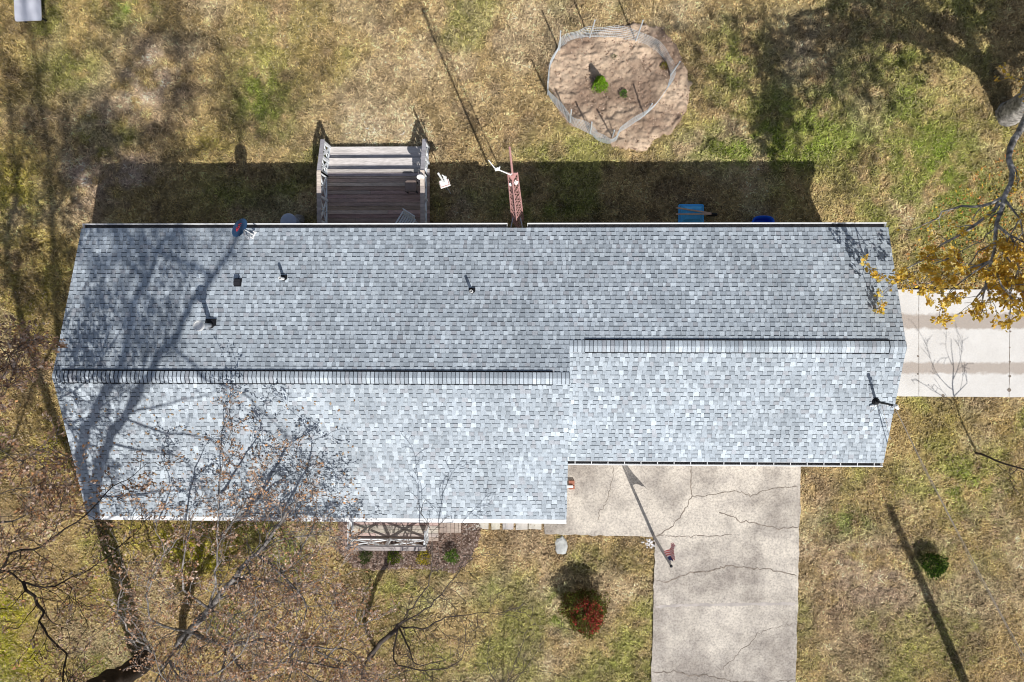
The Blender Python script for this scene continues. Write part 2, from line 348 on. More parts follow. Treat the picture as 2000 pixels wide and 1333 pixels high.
# ------------------------------------------------------------------ concrete
def concrete(name, base, tracks=None):
    m = bpy.data.materials.new(name); m.use_nodes = True; N = m.node_tree.nodes; L = m.node_tree.links; b = N['Principled BSDF']
    b.inputs['Roughness'].default_value = 0.9; b.inputs['Specular IOR Level'].default_value = 0.2
    tc = N.new('ShaderNodeTexCoord'); vec = tc.outputs['Object']
    def noise(s, d=5, rr=0.6):
        q = N.new('ShaderNodeTexNoise'); q.inputs['Scale'].default_value = s; q.inputs['Detail'].default_value = d
        q.inputs['Roughness'].default_value = rr; L.new(vec, q.inputs['Vector']); return q.outputs['Fac']
    def ramp(fac, stops):
        q = N.new('ShaderNodeValToRGB'); L.new(fac, q.inputs[0]); e = q.color_ramp.elements
        e[0].position, e[0].color = stops[0][0], (*stops[0][1], 1); e[1].position, e[1].color = stops[1][0], (*stops[1][1], 1)
        for p, c in stops[2:]: k = e.new(p); k.color = (*c, 1)
        return q.outputs[0]
    def mul(a, c, f=1.0):
        q = N.new('ShaderNodeMix'); q.data_type = 'RGBA'; q.blend_type = 'MULTIPLY'; q.inputs[0].default_value = f
        L.new(a, q.inputs[6]); L.new(c, q.inputs[7]); return q.outputs[2]
    rgb = N.new('ShaderNodeRGB'); rgb.outputs[0].default_value = (*base, 1)
    if tracks:
        c = mul(rgb.outputs[0], ramp(noise(0.8, 6), [(0.35, (.90, .89, .88)), (0.65, (1.03, 1.03, 1.03))]))
        sp = N.new('ShaderNodeSeparateXYZ'); L.new(vec, sp.inputs[0])
        for y0, hw, colr in tracks:
            # muddy wheel track: distance from its centre line, edge broken by noise
            ad = N.new('ShaderNodeMath'); ad.operation = 'MULTIPLY_ADD'; L.new(noise(2.6, 5, .7), ad.inputs[0]); ad.inputs[1].default_value = 0.34; ad.inputs[2].default_value = -0.17-y0
            s2 = N.new('ShaderNodeMath'); s2.operation = 'ADD'; L.new(sp.outputs['Y'], s2.inputs[0]); L.new(ad.outputs[0], s2.inputs[1])
            ab = N.new('ShaderNodeMath'); ab.operation = 'ABSOLUTE'; L.new(s2.outputs[0], ab.inputs[0])
            mr = N.new('ShaderNodeMapRange'); L.new(ab.outputs[0], mr.inputs[0]); mr.inputs[1].default_value = hw; mr.inputs[2].default_value = hw+0.09
            mr.inputs[3].default_value = 0.8; mr.inputs[4].default_value = 0
            q = N.new('ShaderNodeMix'); q.data_type = 'RGBA'; L.new(mr.outputs[0], q.inputs[0]); L.new(c, q.inputs[6]); q.inputs[7].default_value = (*colr, 1); c = q.outputs[2]
    else:
        c = mul(rgb.outputs[0], ramp(noise(0.35, 6, .65), [(0.40, (.60, .575, .565)), (0.50, (.88, .86, .84)), (0.58, (1.10, 1.08, 1.05))]))
        c = mul(c, ramp(noise(1.6, 6, .7), [(0.35, (.84, .83, .84)), (0.6, (1.05, 1.04, 1.03))]))
    c = mul(c, ramp(noise(14, 6, .75), [(0.38, (.66, .66, .67)), (0.5, (.97, .97, .97)), (0.60, (1.12, 1.12, 1.12))]), 0.12 if tracks else 0.95)
    L.new(c, b.inputs['Base Color'])
    bu = N.new('ShaderNodeBump'); bu.inputs['Distance'].default_value = 0.012; L.new(noise(18, 6, .8), bu.inputs['Height']); L.new(bu.outputs[0], b.inputs['Normal'])
    return m
def slab(name, poly, m, z1=0.06, z0=-0.3, jit=0.0):
    # subdivide the outline so the edge can wander slightly
    pts = []
    for i in range(len(poly)):
        a = np.array(poly[i][:2]); c = np.array(poly[(i+1) % len(poly)][:2]); k = max(1, int(np.linalg.norm(c-a)/0.22))
        for j in range(k):
            q = a+(c-a)*j/k
            pts.append(q+(np.random.RandomState(int(abs(q[0]*97+q[1]*31)*50) % 99999).normal(0, jit, 2) if j else 0))
    mb = MB(); n = len(pts)
    mb.add([(p[0], p[1], z1) for p in pts]+[(p[0], p[1], z0) for p in pts], [tuple(range(n))]+[(i, i+n, (i+1) % n+n, (i+1) % n) for i in range(n)])
    o = mb.build(name, m); return tagp(o, kind='structure')
MT['conc'] = concrete('old concrete', (0.55, 0.515, 0.465))
ty1 = W(1850, 628)[1]; ty2 = W(1850, 719)[1]
MT['conc2'] = concrete('new concrete', (0.67, 0.655, 0.635), [(ty1, 0.22, (0.36, 0.30, 0.255)), (ty2, 0.15, (0.38, 0.32, 0.275))])
MT['crack'] = mat('crack filled with dirt', (0.22, 0.185, 0.155), 1.0, var=0.4, vscale=10)
drv = slab('driveway', drive[::-1], MT['conc'], 0.055, jit=0.012)
sdv = slab('side_driveway', side, MT['conc2'], 0.05, jit=0.004)
# cracks and joints: thin sheets just above the slab
def crackmesh(name, lines, z, par, m, jit=0.02):
    mb = MB(); rr = random.Random(5)
    for pts, w in lines:
        P = [W(*p)[:2] for p in pts]; Q = []
        for i in range(len(P)-1):
            k = max(1, int(np.linalg.norm(P[i+1]-P[i])/0.10))
            for j in range(k): Q.append(P[i]+(P[i+1]-P[i])*j/k+np.array([rr.gauss(0, jit), rr.gauss(0, jit)]))
        Q.append(P[-1]); vs = []
        for i, q in enumerate(Q):
            d = Q[min(i+1, len(Q)-1)]-Q[max(i-1, 0)]; d = d/(np.linalg.norm(d)+1e-9); nn = np.array([-d[1], d[0]])
            ww = w*rr.uniform(0.5, 1.35)/2*(1 if 0 < i < len(Q)-1 else 0.4)
            vs += [(*(q+nn*ww), z), (*(q-nn*ww), z)]
        mb.add(vs, [(2*i, 2*i+1, 2*i+3, 2*i+2) for i in range(len(Q)-1)])
    return tagp(mb.build(name, m, par), kind='structure')
cr = [([(1198,908),(1193,950),(1186,975),(1170,1003),(1168,1020)],.022),([(1349,908),(1348,945),(1351,968),(1335,998),(1310,1030),(1280,1047)],.032),
 ([(1351,968),(1375,968),(1425,957),(1450,960),(1466,970),(1482,961),(1500,955),(1556,950)],.026),
 ([(1400,998),(1430,1010),(1445,1018),(1480,1022),(1520,1032),(1560,1028)],.035),([(1280,1045),(1325,1048),(1360,1046),(1430,1045)],.026),
 ([(1282,1133),(1300,1135),(1325,1126),(1350,1117),(1385,1116),(1420,1105),(1460,1109),(1490,1109),(1530,1117),(1556,1125)],.045),
 ([(1275,1311),(1315,1310),(1345,1318),(1380,1317),(1430,1330),(1500,1334)],.045),([(1500,1228),(1480,1238),(1455,1262),(1430,1286),(1415,1300),(1413,1318)],.018),
 ([(1500,1228),(1530,1220),(1553,1217)],.018),([(1500,1330),(1550,1327)],.03),([(1440,908),(1437,905)],.02)]
crackmesh('driveway_crack', cr, 0.0595, drv, MT['crack'], 0.028)
jo = [([(1793,566),(1793,774)],.016),([(1971,566),(1969,776)],.020)]
crackmesh('driveway_joint', jo, 0.0545, sdv, MT['crack'], 0.002)
crackmesh('driveway_stain', [([(1279,1184),(1340,1181),(1420,1180),(1553,1178)],.10)], .0575, drv, mat('patched concrete joint', (.44, .40, .375), .95, var=.2, vscale=3), .008)
mb = MB(); rr = random.Random(3)
for px, py, rad in [(1971,588,.035),(1971,602,.055),(1971,612,.06),(1971,648,.04),(1970,735,.05),(1969,762,.075),(1970,707,.04),(1970,679,.03),(1791,696,.035),(1791,731,.03),(1840,773,.06)]:
    c = W(px, py); k = 10
    mb.add([(c[0]+rad*rr.uniform(.7, 1.1)*math.cos(i*math.tau/k), c[1]+rad*rr.uniform(.7, 1.1)*math.sin(i*math.tau/k), .0585) for i in range(k)], [tuple(range(k))])
tagp(mb.build('driveway_stain', MT['crack'], sdv), kind='structure')

# ------------------------------------------------------------------ bare soil ring and mulch bed
def patch(name, poly, st, cols, amp, m, zb=0.0, seed=1):
    P = np.array([p[:2] for p in poly]); lo = P.min(0)-.3; hi = P.max(0)+.3
    xs = np.arange(lo[0], hi[0], st); ys = np.arange(lo[1], hi[1], st); A, B = np.meshgrid(xs, ys, indexing='ij'); a, b_ = A.ravel(), B.ravel()
    # wobble the lookup so the edge is ragged
    wx = a+(fbm(a, b_, 2.5, seed+40)-.5)*.45; wy = b_+(fbm(a, b_, 2.5, seed+50)-.5)*.45
    ins = pip(wx, wy, poly).astype(float).reshape(A.shape)
    sm = ins.copy()
    for _ in range(3):
        sm[1:-1, 1:-1] = (sm[1:-1, 1:-1]*2+sm[:-2, 1:-1]+sm[2:, 1:-1]+sm[1:-1, :-2]+sm[1:-1, 2:])/6
    lump = np.abs(fbm(a, b_, 2.4, seed, 4)-.5)*2.4; l2 = np.abs(fbm(a, b_, 5.0, seed+9, 3)-.5)*2.2
    Z = (zb-0.16+0.17*sm.ravel()**.6+amp*(lump+0.6*l2)*sm.ravel())
    V = np.stack([a, b_, Z], 1); n0, n1 = A.shape; I = np.arange(n0*n1).reshape(n0, n1)
    F = np.stack([I[:-1, :-1].ravel(), I[1:, :-1].ravel(), I[1:, 1:].ravel(), I[:-1, 1:].ravel()], 1)
    t = fbm(a, b_, 1.0, seed+20)[:, None]; t = np.clip((t-.35)*3.3, 0, 1)
    c = np.array(cols[0])*(1-t)+np.array(cols[1])*t; c = c*(0.85+0.3*fbm(a, b_, 4, seed+30)[:, None])
    fc = c[F[:, 0]]; keep = sm.ravel()[F].max(1) > 0.02
    o = rawmesh(name, V, F[keep], fc[keep], m, smooth=True); return tagp(o, kind='structure')
patch('bare_soil', DR, 0.04, [(0.26, 0.185, 0.135), (0.51, 0.39, 0.285)], 0.15, MT['dirt'], 0.0, 61)
patch('mulch_bed', MU, 0.06, [(0.19, 0.13, 0.10), (0.34, 0.255, 0.21)], 0.06, MT['dirt'], -0.01, 83)
def chips(name, label, cat, poly, n, size, pal, seed, z=0.03, mtl='leaf'):
    r = np.random.RandomState(seed); P = np.array([p[:2] for p in poly]); lo, hi = P.min(0), P.max(0)
    x = r.uniform(lo[0], hi[0], n); y = r.uniform(lo[1], hi[1], n); k = pip(x, y, poly); x, y = x[k], y[k]; n = len(x)
    th = r.uniform(0, 2*np.pi, n); L_ = size*r.uniform(.6, 1.4, n); w = L_*r.uniform(.25, .6, n); dx, dy = np.cos(th), np.sin(th)
    zz = z+r.uniform(0, .03, n); t1 = r.uniform(-.4, .4, n)*L_; t2 = r.uniform(-.3, .3, n)*w
    V = np.stack([np.stack([x-dx*L_+0*dy, y-dy*L_, zz-t1], 1), np.stack([x+dy*w, y-dx*w, zz+t2], 1), np.stack([x+dx*L_, y+dy*L_, zz+t1], 1), np.stack([x-dy*w, y+dx*w, zz-t2], 1)], 1).reshape(-1, 3)
    F = np.arange(4*n).reshape(n, 4); C = np.array(pal)[r.randint(0, len(pal), n)]*r.uniform(.75, 1.2, (n, 1))
    return tagp(rawmesh(name, V, F, C, MT[mtl]), label, cat, kind='stuff')
chips('soil_clods', 'brown clods and dead stems scattered over the bare soil', 'soil', DR, 2600, .035, [(.26, .17, .12), (.46, .33, .25), (.20, .13, .09), (.55, .42, .33)], 6, .05, 'dirt')
chips('mulch_chips', 'reddish wood chips covering the bed in front of the porch', 'mulch', MU, 6500, .05,
      [(0.26, .18, .145), (.34, .25, .21), (.19, .13, .10), (.42, .34, .29), (.14, .095, .075)], 5, .035)
LP = [W(*p) for p in [(-60,560),(90,560),(160,900),(200,1015),(700,1015),(700,1120),(800,1180),(900,1260),(960,1345),(-60,1345)]]
LV = [(.46, .31, .19), (.38, .23, .13), (.56, .42, .29), (.30, .17, .09), (.50, .36, .22), (.62, .50, .38)]
chips('fallen_leaves', 'tan fallen leaves lying on the grass left of and in front of the house', 'leaves', LP, 17000, .036, LV, 15, .03)
rs = np.random.RandomState(44); pts = []
for _ in range(420):
    x_ = XL+.2+rs.rand()**1.3*9; y_ = YF+rs.rand()**2*4.0; pts.append((x_, y_, ZR1-SL*abs(y_-YC1)+.02))
pts = np.array(pts); th = rs.uniform(0, 6.28, len(pts)); L_ = rs.uniform(.03, .06, len(pts)); ax_ = np.stack([np.cos(th)*L_, np.sin(th)*L_, np.sin(th)*L_*SL], 1); bx2 = np.stack([-np.sin(th)*L_*.6, np.cos(th)*L_*.6, np.cos(th)*L_*.6*SL], 1)
tagp(rawmesh('fallen_leaves', np.stack([pts-ax_, pts+bx2, pts+ax_+[0, 0, .01], pts-bx2], 1).reshape(-1, 3), np.arange(4*len(pts)).reshape(-1, 4), np.array(LV)[rs.randint(0, 6, len(pts))]*.8, MT['leaf']), 'few brown leaves fallen on the front left roof slope', 'leaves', kind='stuff')
LP2 = [W(*p) for p in [(340,0),(760,0),(640,60),(520,160),(400,110)]]
chips('fallen_leaves', 'pale yellow fallen leaves sprinkled on the grass by the top edge', 'leaves', LP2, 900, .026, [(.72, .62, .35), (.66, .52, .30), (.75, .68, .5)], 18, .03)
LP3 = [W(*p) for p in [(1590,1010),(2010,800),(2010,1345),(1575,1345)]]
chips('fallen_leaves', 'brown leaf litter over the lawn right of the front driveway', 'leaves', LP3, 4200, .03, [(.34, .22, .15), (.45, .33, .24), (.26, .16, .1)], 28, .02)
LP4 = [W(*p) for p in [(1800,430),(2010,240),(2010,560),(1740,560)]]
chips('fallen_leaves', 'orange and yellow leaves fallen under the yellow tree', 'leaves', LP4, 1100, .045, [(.55, .22, .06), (.70, .45, .06), (.45, .20, .08)], 29, .03)

# ------------------------------------------------------------------ house
house = thing('house', 'long low house with grey shingle roofs and white gutters, attached garage on the right', 'house', (0, 0, 0))
E = 0.143
PAL = [((.525, .588, .645), .16), ((.405, .457, .51), .36), ((.36, .407, .455), .22), ((.455, .508, .56), .19), ((.39, .415, .455), .08)]
def shcol(rr, warm=0.0):
    q = rr.random()
    for c, p in PAL:
        q -= p
        if q <= 0: break
    k = rr.uniform(.93, 1.07); return (c[0]*k*(1+warm), c[1]*k, c[2]*k*(1-warm))
def slope(mb, x0, x1, ye, yr, ze, zr, seed):
    """shingle courses from the eave (ye, ze) up to the ridge (yr, zr); every tab is a raised piece"""
    rr = random.Random(seed); Lh = math.hypot(yr-ye, zr-ze); uy, uz = (yr-ye)/Lh, (zr-ze)/Lh
    ny, nz = (-uz, uy) if uy > 0 else (uz, -uy)
    n = int(math.ceil(Lh/E)); P = lambda x, v, o: (x, ye+uy*v+ny*o, ze+uz*v+nz*o)
    for i in range(n):
        v0 = i*E; v1 = min((i+1)*E, Lh); x = x0-rr.uniform(0, .2); tab = rr.random() < .5
        while x < x1:
            w = rr.uniform(.10, .18) if tab else rr.uniform(.09, .18)
            if rr.random() < .05: w = rr.uniform(.02, .04)
            a, b = max(x, x0), min(x+w, x1)
            if b-a > 0.005:
                c = shcol(rr)
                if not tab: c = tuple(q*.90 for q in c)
                t = .013 if tab else .006; sk = rr.uniform(0, .012) if tab else 0; o1 = 0.0015 if tab else 0.0
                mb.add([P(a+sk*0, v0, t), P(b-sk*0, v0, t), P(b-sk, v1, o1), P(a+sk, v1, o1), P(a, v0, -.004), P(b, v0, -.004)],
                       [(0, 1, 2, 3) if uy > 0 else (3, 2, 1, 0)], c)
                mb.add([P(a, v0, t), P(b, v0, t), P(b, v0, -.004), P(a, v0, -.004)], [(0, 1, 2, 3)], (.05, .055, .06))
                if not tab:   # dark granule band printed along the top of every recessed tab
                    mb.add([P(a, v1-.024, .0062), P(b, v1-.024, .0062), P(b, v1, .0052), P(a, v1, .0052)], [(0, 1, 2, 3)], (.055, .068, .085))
                else:
                    for xx, dd in ((a, t), (b, t)):
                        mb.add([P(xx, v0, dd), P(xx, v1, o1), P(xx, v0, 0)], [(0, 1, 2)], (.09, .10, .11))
            x += w; tab = (not tab) if rr.random() < .93 else tab
zsB = zback(YB); zsF = ZE0+SL*(YF+6.611); zsG = ZE0+SL*(YG+4.70)
mb = MB(); slope(mb, XL, XM, YB, YC1, zsB, ZR1, 1); slope(mb, XM, XR, YB, YC2, zsB, ZR2, 2)
slope(mb, XL, XM, YF, YC1, zsF, ZR1, 3); slope(mb, XM, XR, YG, YC2, zsG, ZR2, 4)
roof = mb.build('roof', MT['shingle'], house)
# roof deck, rake boards and soffit under the shingles
def prism(mb, x0, x1, prof, col=None, mat=0):
    n = len(prof); mb.add([(x0, y, z) for y, z in prof]+[(x1, y, z) for y, z in prof],
                          [tuple(range(n))[::-1], tuple(range(n, 2*n))]+[(i, (i+1) % n, (i+1) % n+n, i+n) for i in range(n)], col, mat)
mb = MB(); T = .16; s_ = .02
prism(mb, XL+.02, XM-.02, [(YB-.005, zsB-s_), (YC1, ZR1-s_), (YF+.005, zsF-s_), (YF+.005, zsF-T), (YC1, ZR1-T), (YB-.005, zsB-T)])
prism(mb, XM-.02+.003, XR-.02, [(YB-.008, zsB-s_-.003), (YC2, ZR2-s_-.003), (YG+.005, zsG-s_), (YG+.005, zsG-T), (YC2, ZR2-T), (YB-.008, zsB-T)])
prism(mb, XM-.10, XM-.022, [(YC2, ZR2-.05), (YC1, ZR1-.03), (YF+.02, zsF-.03), (YF+.02, zsF-.2), (YC2, ZR2-.4)])
mb.build('fascia', MT['paint'], roof)
# walls
OX, OY = .38, .45
def wallbox(mb, x0, x1, y0, y1, yr, zr):
    z0e = zback(y1)-.17 if True else 0
    f = lambda y: (zr-.17)-SL*abs(y-yr)
    prism(mb, x0, x1, [(y1, -.1), (y0, -.1), (y0, f(y0)), (yr, f(yr)), (y1, f(y1))])
mb = MB(); wallbox(mb, XL+OX, XM-.30, YF+OY, YB-OY, YC1, ZR1)
for k in range(22):   # siding laps on the long front and the gable end
    z = .35+k*.115
    mb.box(((XL+XM)/2, YF+OY-.006, z), (XM-XL-1.0, .012, .02)); mb.box((XL+OX-.006, YC1, z), (.012, 8.3, .02))
mb.build('wall', MT['siding'], house)
mb = MB(); wallbox(mb, XM-.298, XR-OX, YG+OY, YB-OY, YC2, ZR2)
mb.build('wall', MT['siding'], house)
# garage doors, windows, doors on walls
def window(x, y, z, w, h, ax):
    f = MB(); g = MB(); s = .03
    if ax == 'y':
        for sx in (-1, 1): f.box((x+sx*w/2, y, z), (.07, .08, h+.07))
        for sz in (-1, 0, 1): f.box((x, y, z+sz*h/2), (w-.07, .075, .07))
        g.box((x, y, z), (w-.02, .04, h-.02))
    else:
        for sx in (-1, 1): f.box((x, y+sx*w/2, z), (.08, .07, h+.07))
        for sz in (-1, 0, 1): f.box((x, y, z+sz*h/2), (.075, w-.07, .07))
        g.box((x, y, z), (.04, w-.02, h-.02))
    o = f.build('window', MT['paint'], house); g.build('pane', MT['glass'], o)
for x, w in ((-12.6, 1.4), (-9.6, 1.2), (-5.2, 1.8), (-1.2, 1.5)): window(x, YF+OY-.02, 1.65, w, 1.1, 'y')
for x, w in ((-12.3, 1.2), (-9.9, .8), (2.6, 1.2), (6.4, 1.2)): window(x, YB-OY+.02, 1.65, w, 1.0, 'y')
window(XL+OX-.02, -3.6, 1.65, 1.1, 1.1, 'x'); window(XR-OX+.02, -3.4, 1.65, .9, .9, 'x')
d = MB(); d.box((4.9, YG+OY-.02, 1.08), (4.8, .05, 2.15))
for k in range(4): d.box((4.9, YG+OY-.05, .1+k*.54), (4.7, .02, .03))
gd = d.build('garage_door', MT['paint'], house); h_ = MB(); h_.box((4.9, YG+OY-.07, .35), (.25, .04, .03)); h_.build('handle', MT['darkmetal'], gd)
d = MB(); d.box((9.15+2, -0.1, 1.08), (.02, .02, .02)); d = MB(); d.box((XR-OX+.02, .1, 1.1), (.05, 2.9, 2.15))
for k in range(4): d.box((XR-OX+.05, .1, .1+k*.54), (.02, 2.8, .03))
d.build('garage_door', MT['paint'], house)
d = MB(); d.box((-7.2, YB-OY+.02, 1.6), (1.7, .05, 2.1)); sd = d.build('patio_door', MT['paint'], house)
d = MB(); d.box((-7.62, YB-OY+.05, 1.6), (.7, .02, 1.9)); d.box((-6.78, YB-OY+.05, 1.6), (.7, .02, 1.9)); d.build('pane', MT['glass'], sd)
d = MB(); d.box((-3.9, YF+OY-.02, 1.4), (.95, .05, 2.05)); fd = d.build('door', MT['brick'], house); h_ = MB(); h_.box((-3.55, YF+OY-.06, 1.4), (.04, .05, .12)); h_.build('handle', MT['galv'], fd)
# ridge vents: a dark raised body with a cap shingle every 13 cm
def ridge(x0, x1, yc, zr, vent, name):
    rr = random.Random(int(x0*10)+9); mb = MB(); up = .045 if vent else .012; hw = .178
    if vent:
        prism(mb, x0, x1, [(yc-hw-.028, zr-SL*hw-.03), (yc+hw+.04, zr-SL*hw-.03), (yc+hw+.04, zr-SL*hw+.026), (yc, zr+.03), (yc-hw-.028, zr-SL*hw+.026)], (.012, .013, .016))
    x = x0
    while x < x1-.02:
        w = .128; c = shcol(rr); c = tuple(q*1.08 for q in c); b = min(x+w, x1)
        pr = []
        for k in range(7):
            a = -1+2*k/6; pr.append((yc+a*hw, zr+up-SL*hw*abs(a)*(1-.15*(1-abs(a)))))
        j = rr.uniform(0, .006); lo, hi = .002+j, .022+j
        vs = [(x, y, z+lo) for y, z in pr]+[(b-.018, y, z+hi) for y, z in pr]+[(b-.018, y, z-.006) for y, z in pr]
        mb.add(vs, [(k, k+7, k+8, k+1) for k in range(6)], c)
        mb.add(vs, [(k+7, k+14, k+15, k+8) for k in range(6)]+[(0, 14, 7), (6, 13, 20)], (.05, .055, .065))
        mb.add([(b-.020, y, z+lo+.002) for y, z in pr]+[(b+.002, y, z+lo) for y, z in pr], [(k, k+7, k+8, k+1) for k in range(6)], (.055, .065, .08))
        x += w
    return mb.build(name, MT['shingle'], roof)
xa, xb = W(119, 733, ZR1)[0], W(1080, 733, ZR1)[0]
ridge(xa, xb, YC1, ZR1, True, 'ridge_vent'); ridge(XL, xa-.004, YC1, ZR1, False, 'ridge_cap'); ridge(xb+.004, XM, YC1, ZR1, False, 'ridge_cap')
xa, xb = W(1143, 676, ZR2)[0], W(1738, 676, ZR2)[0]
ridge(xa, xb, YC2, ZR2, True, 'ridge_vent'); ridge(XM, xa-.004, YC2, ZR2, False, 'ridge_cap'); ridge(xb+.004, XR, YC2, ZR2, False, 'ridge_cap')
# gutters
def gutter(x0, x1, yin, yout, cover=False, hangers=0.0):
    s = 1 if yout > yin else -1; zt = ZE0+.0; mb = MB(); w = abs(yout-yin); yc = (yin+yout)/2
    mb.box(((x0+x1)/2, yout-s*.014, zt-.05), (x1-x0, .028, .13)); mb.box(((x0+x1)/2, yin+s*.008, zt-.06), (x1-x0, .01, .09))
    for xx in (x0+.01, x1-.01): mb.box((xx, yc, zt-.055), (.012, w-.05, .10))
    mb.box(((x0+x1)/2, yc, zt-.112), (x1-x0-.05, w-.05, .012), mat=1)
    if cover:
        mb.box(((x0+x1)/2, yc, zt+.021), (x1-x0-.01, w-.005, .008), rx=s*-.10)
        x = x0+.3
        while x < x1: mb.box((x, yc-s*.02, zt+.027), (.02, w-.05, .006), rx=s*-.10, mat=0); x += .61
    if hangers:
        x = x0+.25
        while x < x1: mb.box((x, yc, zt+.002), (.022, w-.03, .012)); x += hangers
    mb.build('gutter', [MT['gutter'], MT['trough']], house)
xg0, xg1 = W(991, 437, ZE0)[0], W(1030, 437, ZE0)[0]
gutter(XL, xg0, YB+.012, 3.055); gutter(xg1, XR-.03, YB+.012, 3.055)
gutter(XL+.03, XM, YF-.012, -6.63, cover=True)
gutter(XM+.02, XR, YG-.012, -4.715, hangers=.53)
def dspout(px, yw, s):
    mb = MB(); x = W(px, 1020, .1)[0]; yo = YF+OY-.06
    mb.box((x, -6.57, 2.62), (.09, .07, .2)); mb.beam((x, -6.55, 2.5), (x, yo, 2.25), .07, .09)
    mb.box((x, yo, 1.2), (.09, .07, 2.1)); mb.beam((x, yo, .17), (x, -7.50, .09), .10, .08)
    mb.build('downspout', MT['gutter'], house)
dspout(306, -6.72, -1)
mb = MB(); x = XM-.12
# flue, vents, boots
def roofz(px, py):
    z = 3.5
    for _ in range(25):
        p = W(px, py, z); y = p[1]
        yc, zr = (YC1, ZR1) if p[0] < XM else (YC2, ZR2)
        z = zr-SL*abs(y-yc)
    return W(px, py, z)
def boot(p, r, parent, sq=True):
    mb = MB(); rot = Matrix.Rotation(math.atan(SL)*(-1 if p[1] > YC1 else 1), 3, 'X')
    mb.lathe(p-np.array([0, 0, .01]), [(r, .0), (r, .022), (r*.6, .035), (r*.55, .10)], 20, R=None)
    mb.box(p+np.array([0, r*.55, .012]), (r*2, r*1.3, .02), rx=-math.atan(SL) if p[1] > YC1 else math.atan(SL))
    return mb.build('boot', MT['black'], parent)
p = roofz(412, 636); mb = MB(); mb.tube([p+np.array([0, 0, -.1]), p+np.array([0, 0, .74])], .07, 16)
fl = mb.build('flue_pipe', MT['galv'], house, smooth=False); boot(p, .17, fl)
mb = MB(); q = p+np.array([0, 0, .70]); mb.lathe(q, [(.10, 0), (.15, .02), (.165, .05), (.165, .12), (.13, .135), (.125, .11), (.09, .12), (.02, .14)], 28); mb.build('cap', MT['pvc'], fl)
for px, py in ((555, 545), (922, 570)):
    p = roofz(px, py); mb = MB()
    mb.lathe(p+np.array([0, 0, -.05]), [(.045, 0), (.045, .43), (.034, .43), (.030, .30)], 18); vp = mb.build('vent_pipe', MT['pvc'], house); boot(p, .10, vp)
p = roofz(465, 552); mb = MB(); mb.box(p+np.array([0, 0, .01]), (.24, .27, .015), rx=-math.atan(SL))
mb.box(p+np.array([0, .01, .06]), (.17, .16, .12)); mb.box(p+np.array([0, -.035, .125]), (.19, .12, .012)); mb.build('roof_vent', MT['darkmetal'], house)

# satellite dish
p = roofz(484, 462); root = thing('satellite_dish', 'dark satellite dish with red lettering on the back roof edge, left end', 'satellite dish', p)
C0 = W(466, 444, zback(p[1])+.42); az = Vector((0.80, -0.46, 0)).normalized(); el = math.radians(12)
nrm = az*math.cos(el)+Vector((0, 0, 1))*math.sin(el); side_ = Vector((0.46, 0.80, 0)).normalized(); upv = nrm.cross(side_).normalized()
if upv.z < 0: upv = -upv; 
side_ = upv.cross(nrm)
Rm = Matrix((side_, upv, nrm)).transposed(); Cv = Vector(C0.tolist())
mb = MB(); n = 40; rings = [(0, .0), (.08, .003), (.16, .012), (.23, .026), (.285, .042), (.30, .046), (.302, .040), (.28, .030), (.2, .008), (.1, -.008), (.0, -.012)]
vs = []; fs = []
for r_, h_ in rings:
    for k in range(n):
        a = k*math.tau/n; vs.append(Cv+Rm @ Vector((r_*1.08*math.cos(a), r_*math.sin(a), h_))-Vector(p.tolist()))
for i in range(len(rings)-1):
    for k in range(n): fs.append((i*n+k, i*n+(k+1) % n, (i+1)*n+(k+1) % n, (i+1)*n+k))
mb.add(vs, fs); ds = mb.build('reflector', MT['navy'], root, smooth=True)
cu = bpy.data.curves.new('dish text', 'FONT'); cu.body = 'dish'; cu.size = .19; cu.extrude = .003; cu.align_x = 'CENTER'; cu.align_y = 'CENTER'
to = bpy.data.objects.new('tmp', cu); COL.objects.link(to); bpy.context.view_layer.update()
me = bpy.data.meshes.new_from_object(to.evaluated_get(bpy.context.evaluated_depsgraph_get())); bpy.data.objects.remove(to)
me.name = 'lettering'; me.materials.clear(); me.materials.append(MT['dishred'])
lo = bpy.data.objects.new('lettering', me); COL.objects.link(lo); lo.parent = ds
tx = side_; ty = nrm.cross(tx)
if side_.y < 0: tx = -side_; ty = nrm.cross(tx)
RT = Matrix((tx, ty, nrm)).transposed().to_4x4(); RT.translation = Cv-Vector(p.tolist())+nrm*.024+upv*.04
lo.matrix_local = RT
rel = lambda v: Vector(v)-Vector(p.tolist())
mb = MB(); bk = Cv-Vector(p.tolist())-nrm*.02-upv*.27; mb.tube([Vector((0, 0, 0)), Vector((0, 0, .26)), bk], .022, 8); mb.box((0, 0, .01), (.16, .24, .012), rx=-math.atan(SL))
mb.tube([Vector((.02, -.10, .02)), Vector((0, 0, .2))], .01, 6); mb.tube([Vector((.14, .10, .0)), Vector((0, 0, .2))], .01, 6)
mb.build('mount', MT['galv'], root)
mb = MB(); lb = Cv-Vector(p.tolist())-upv*.28; tip = Cv-Vector(p.tolist())+nrm*.40-upv*.32
mb.tube([lb, tip], .014, 6); t2 = side_*.10; mb.beam(tip-t2*1.2, tip+t2*1.2, .03, .03)
for k in (-1, 0, 1): mb.tube([tip+t2*k+nrm*.02, tip+t2*k-nrm*.09], .026, 10)
mb.build('feed_arm', MT['pvc'], root)

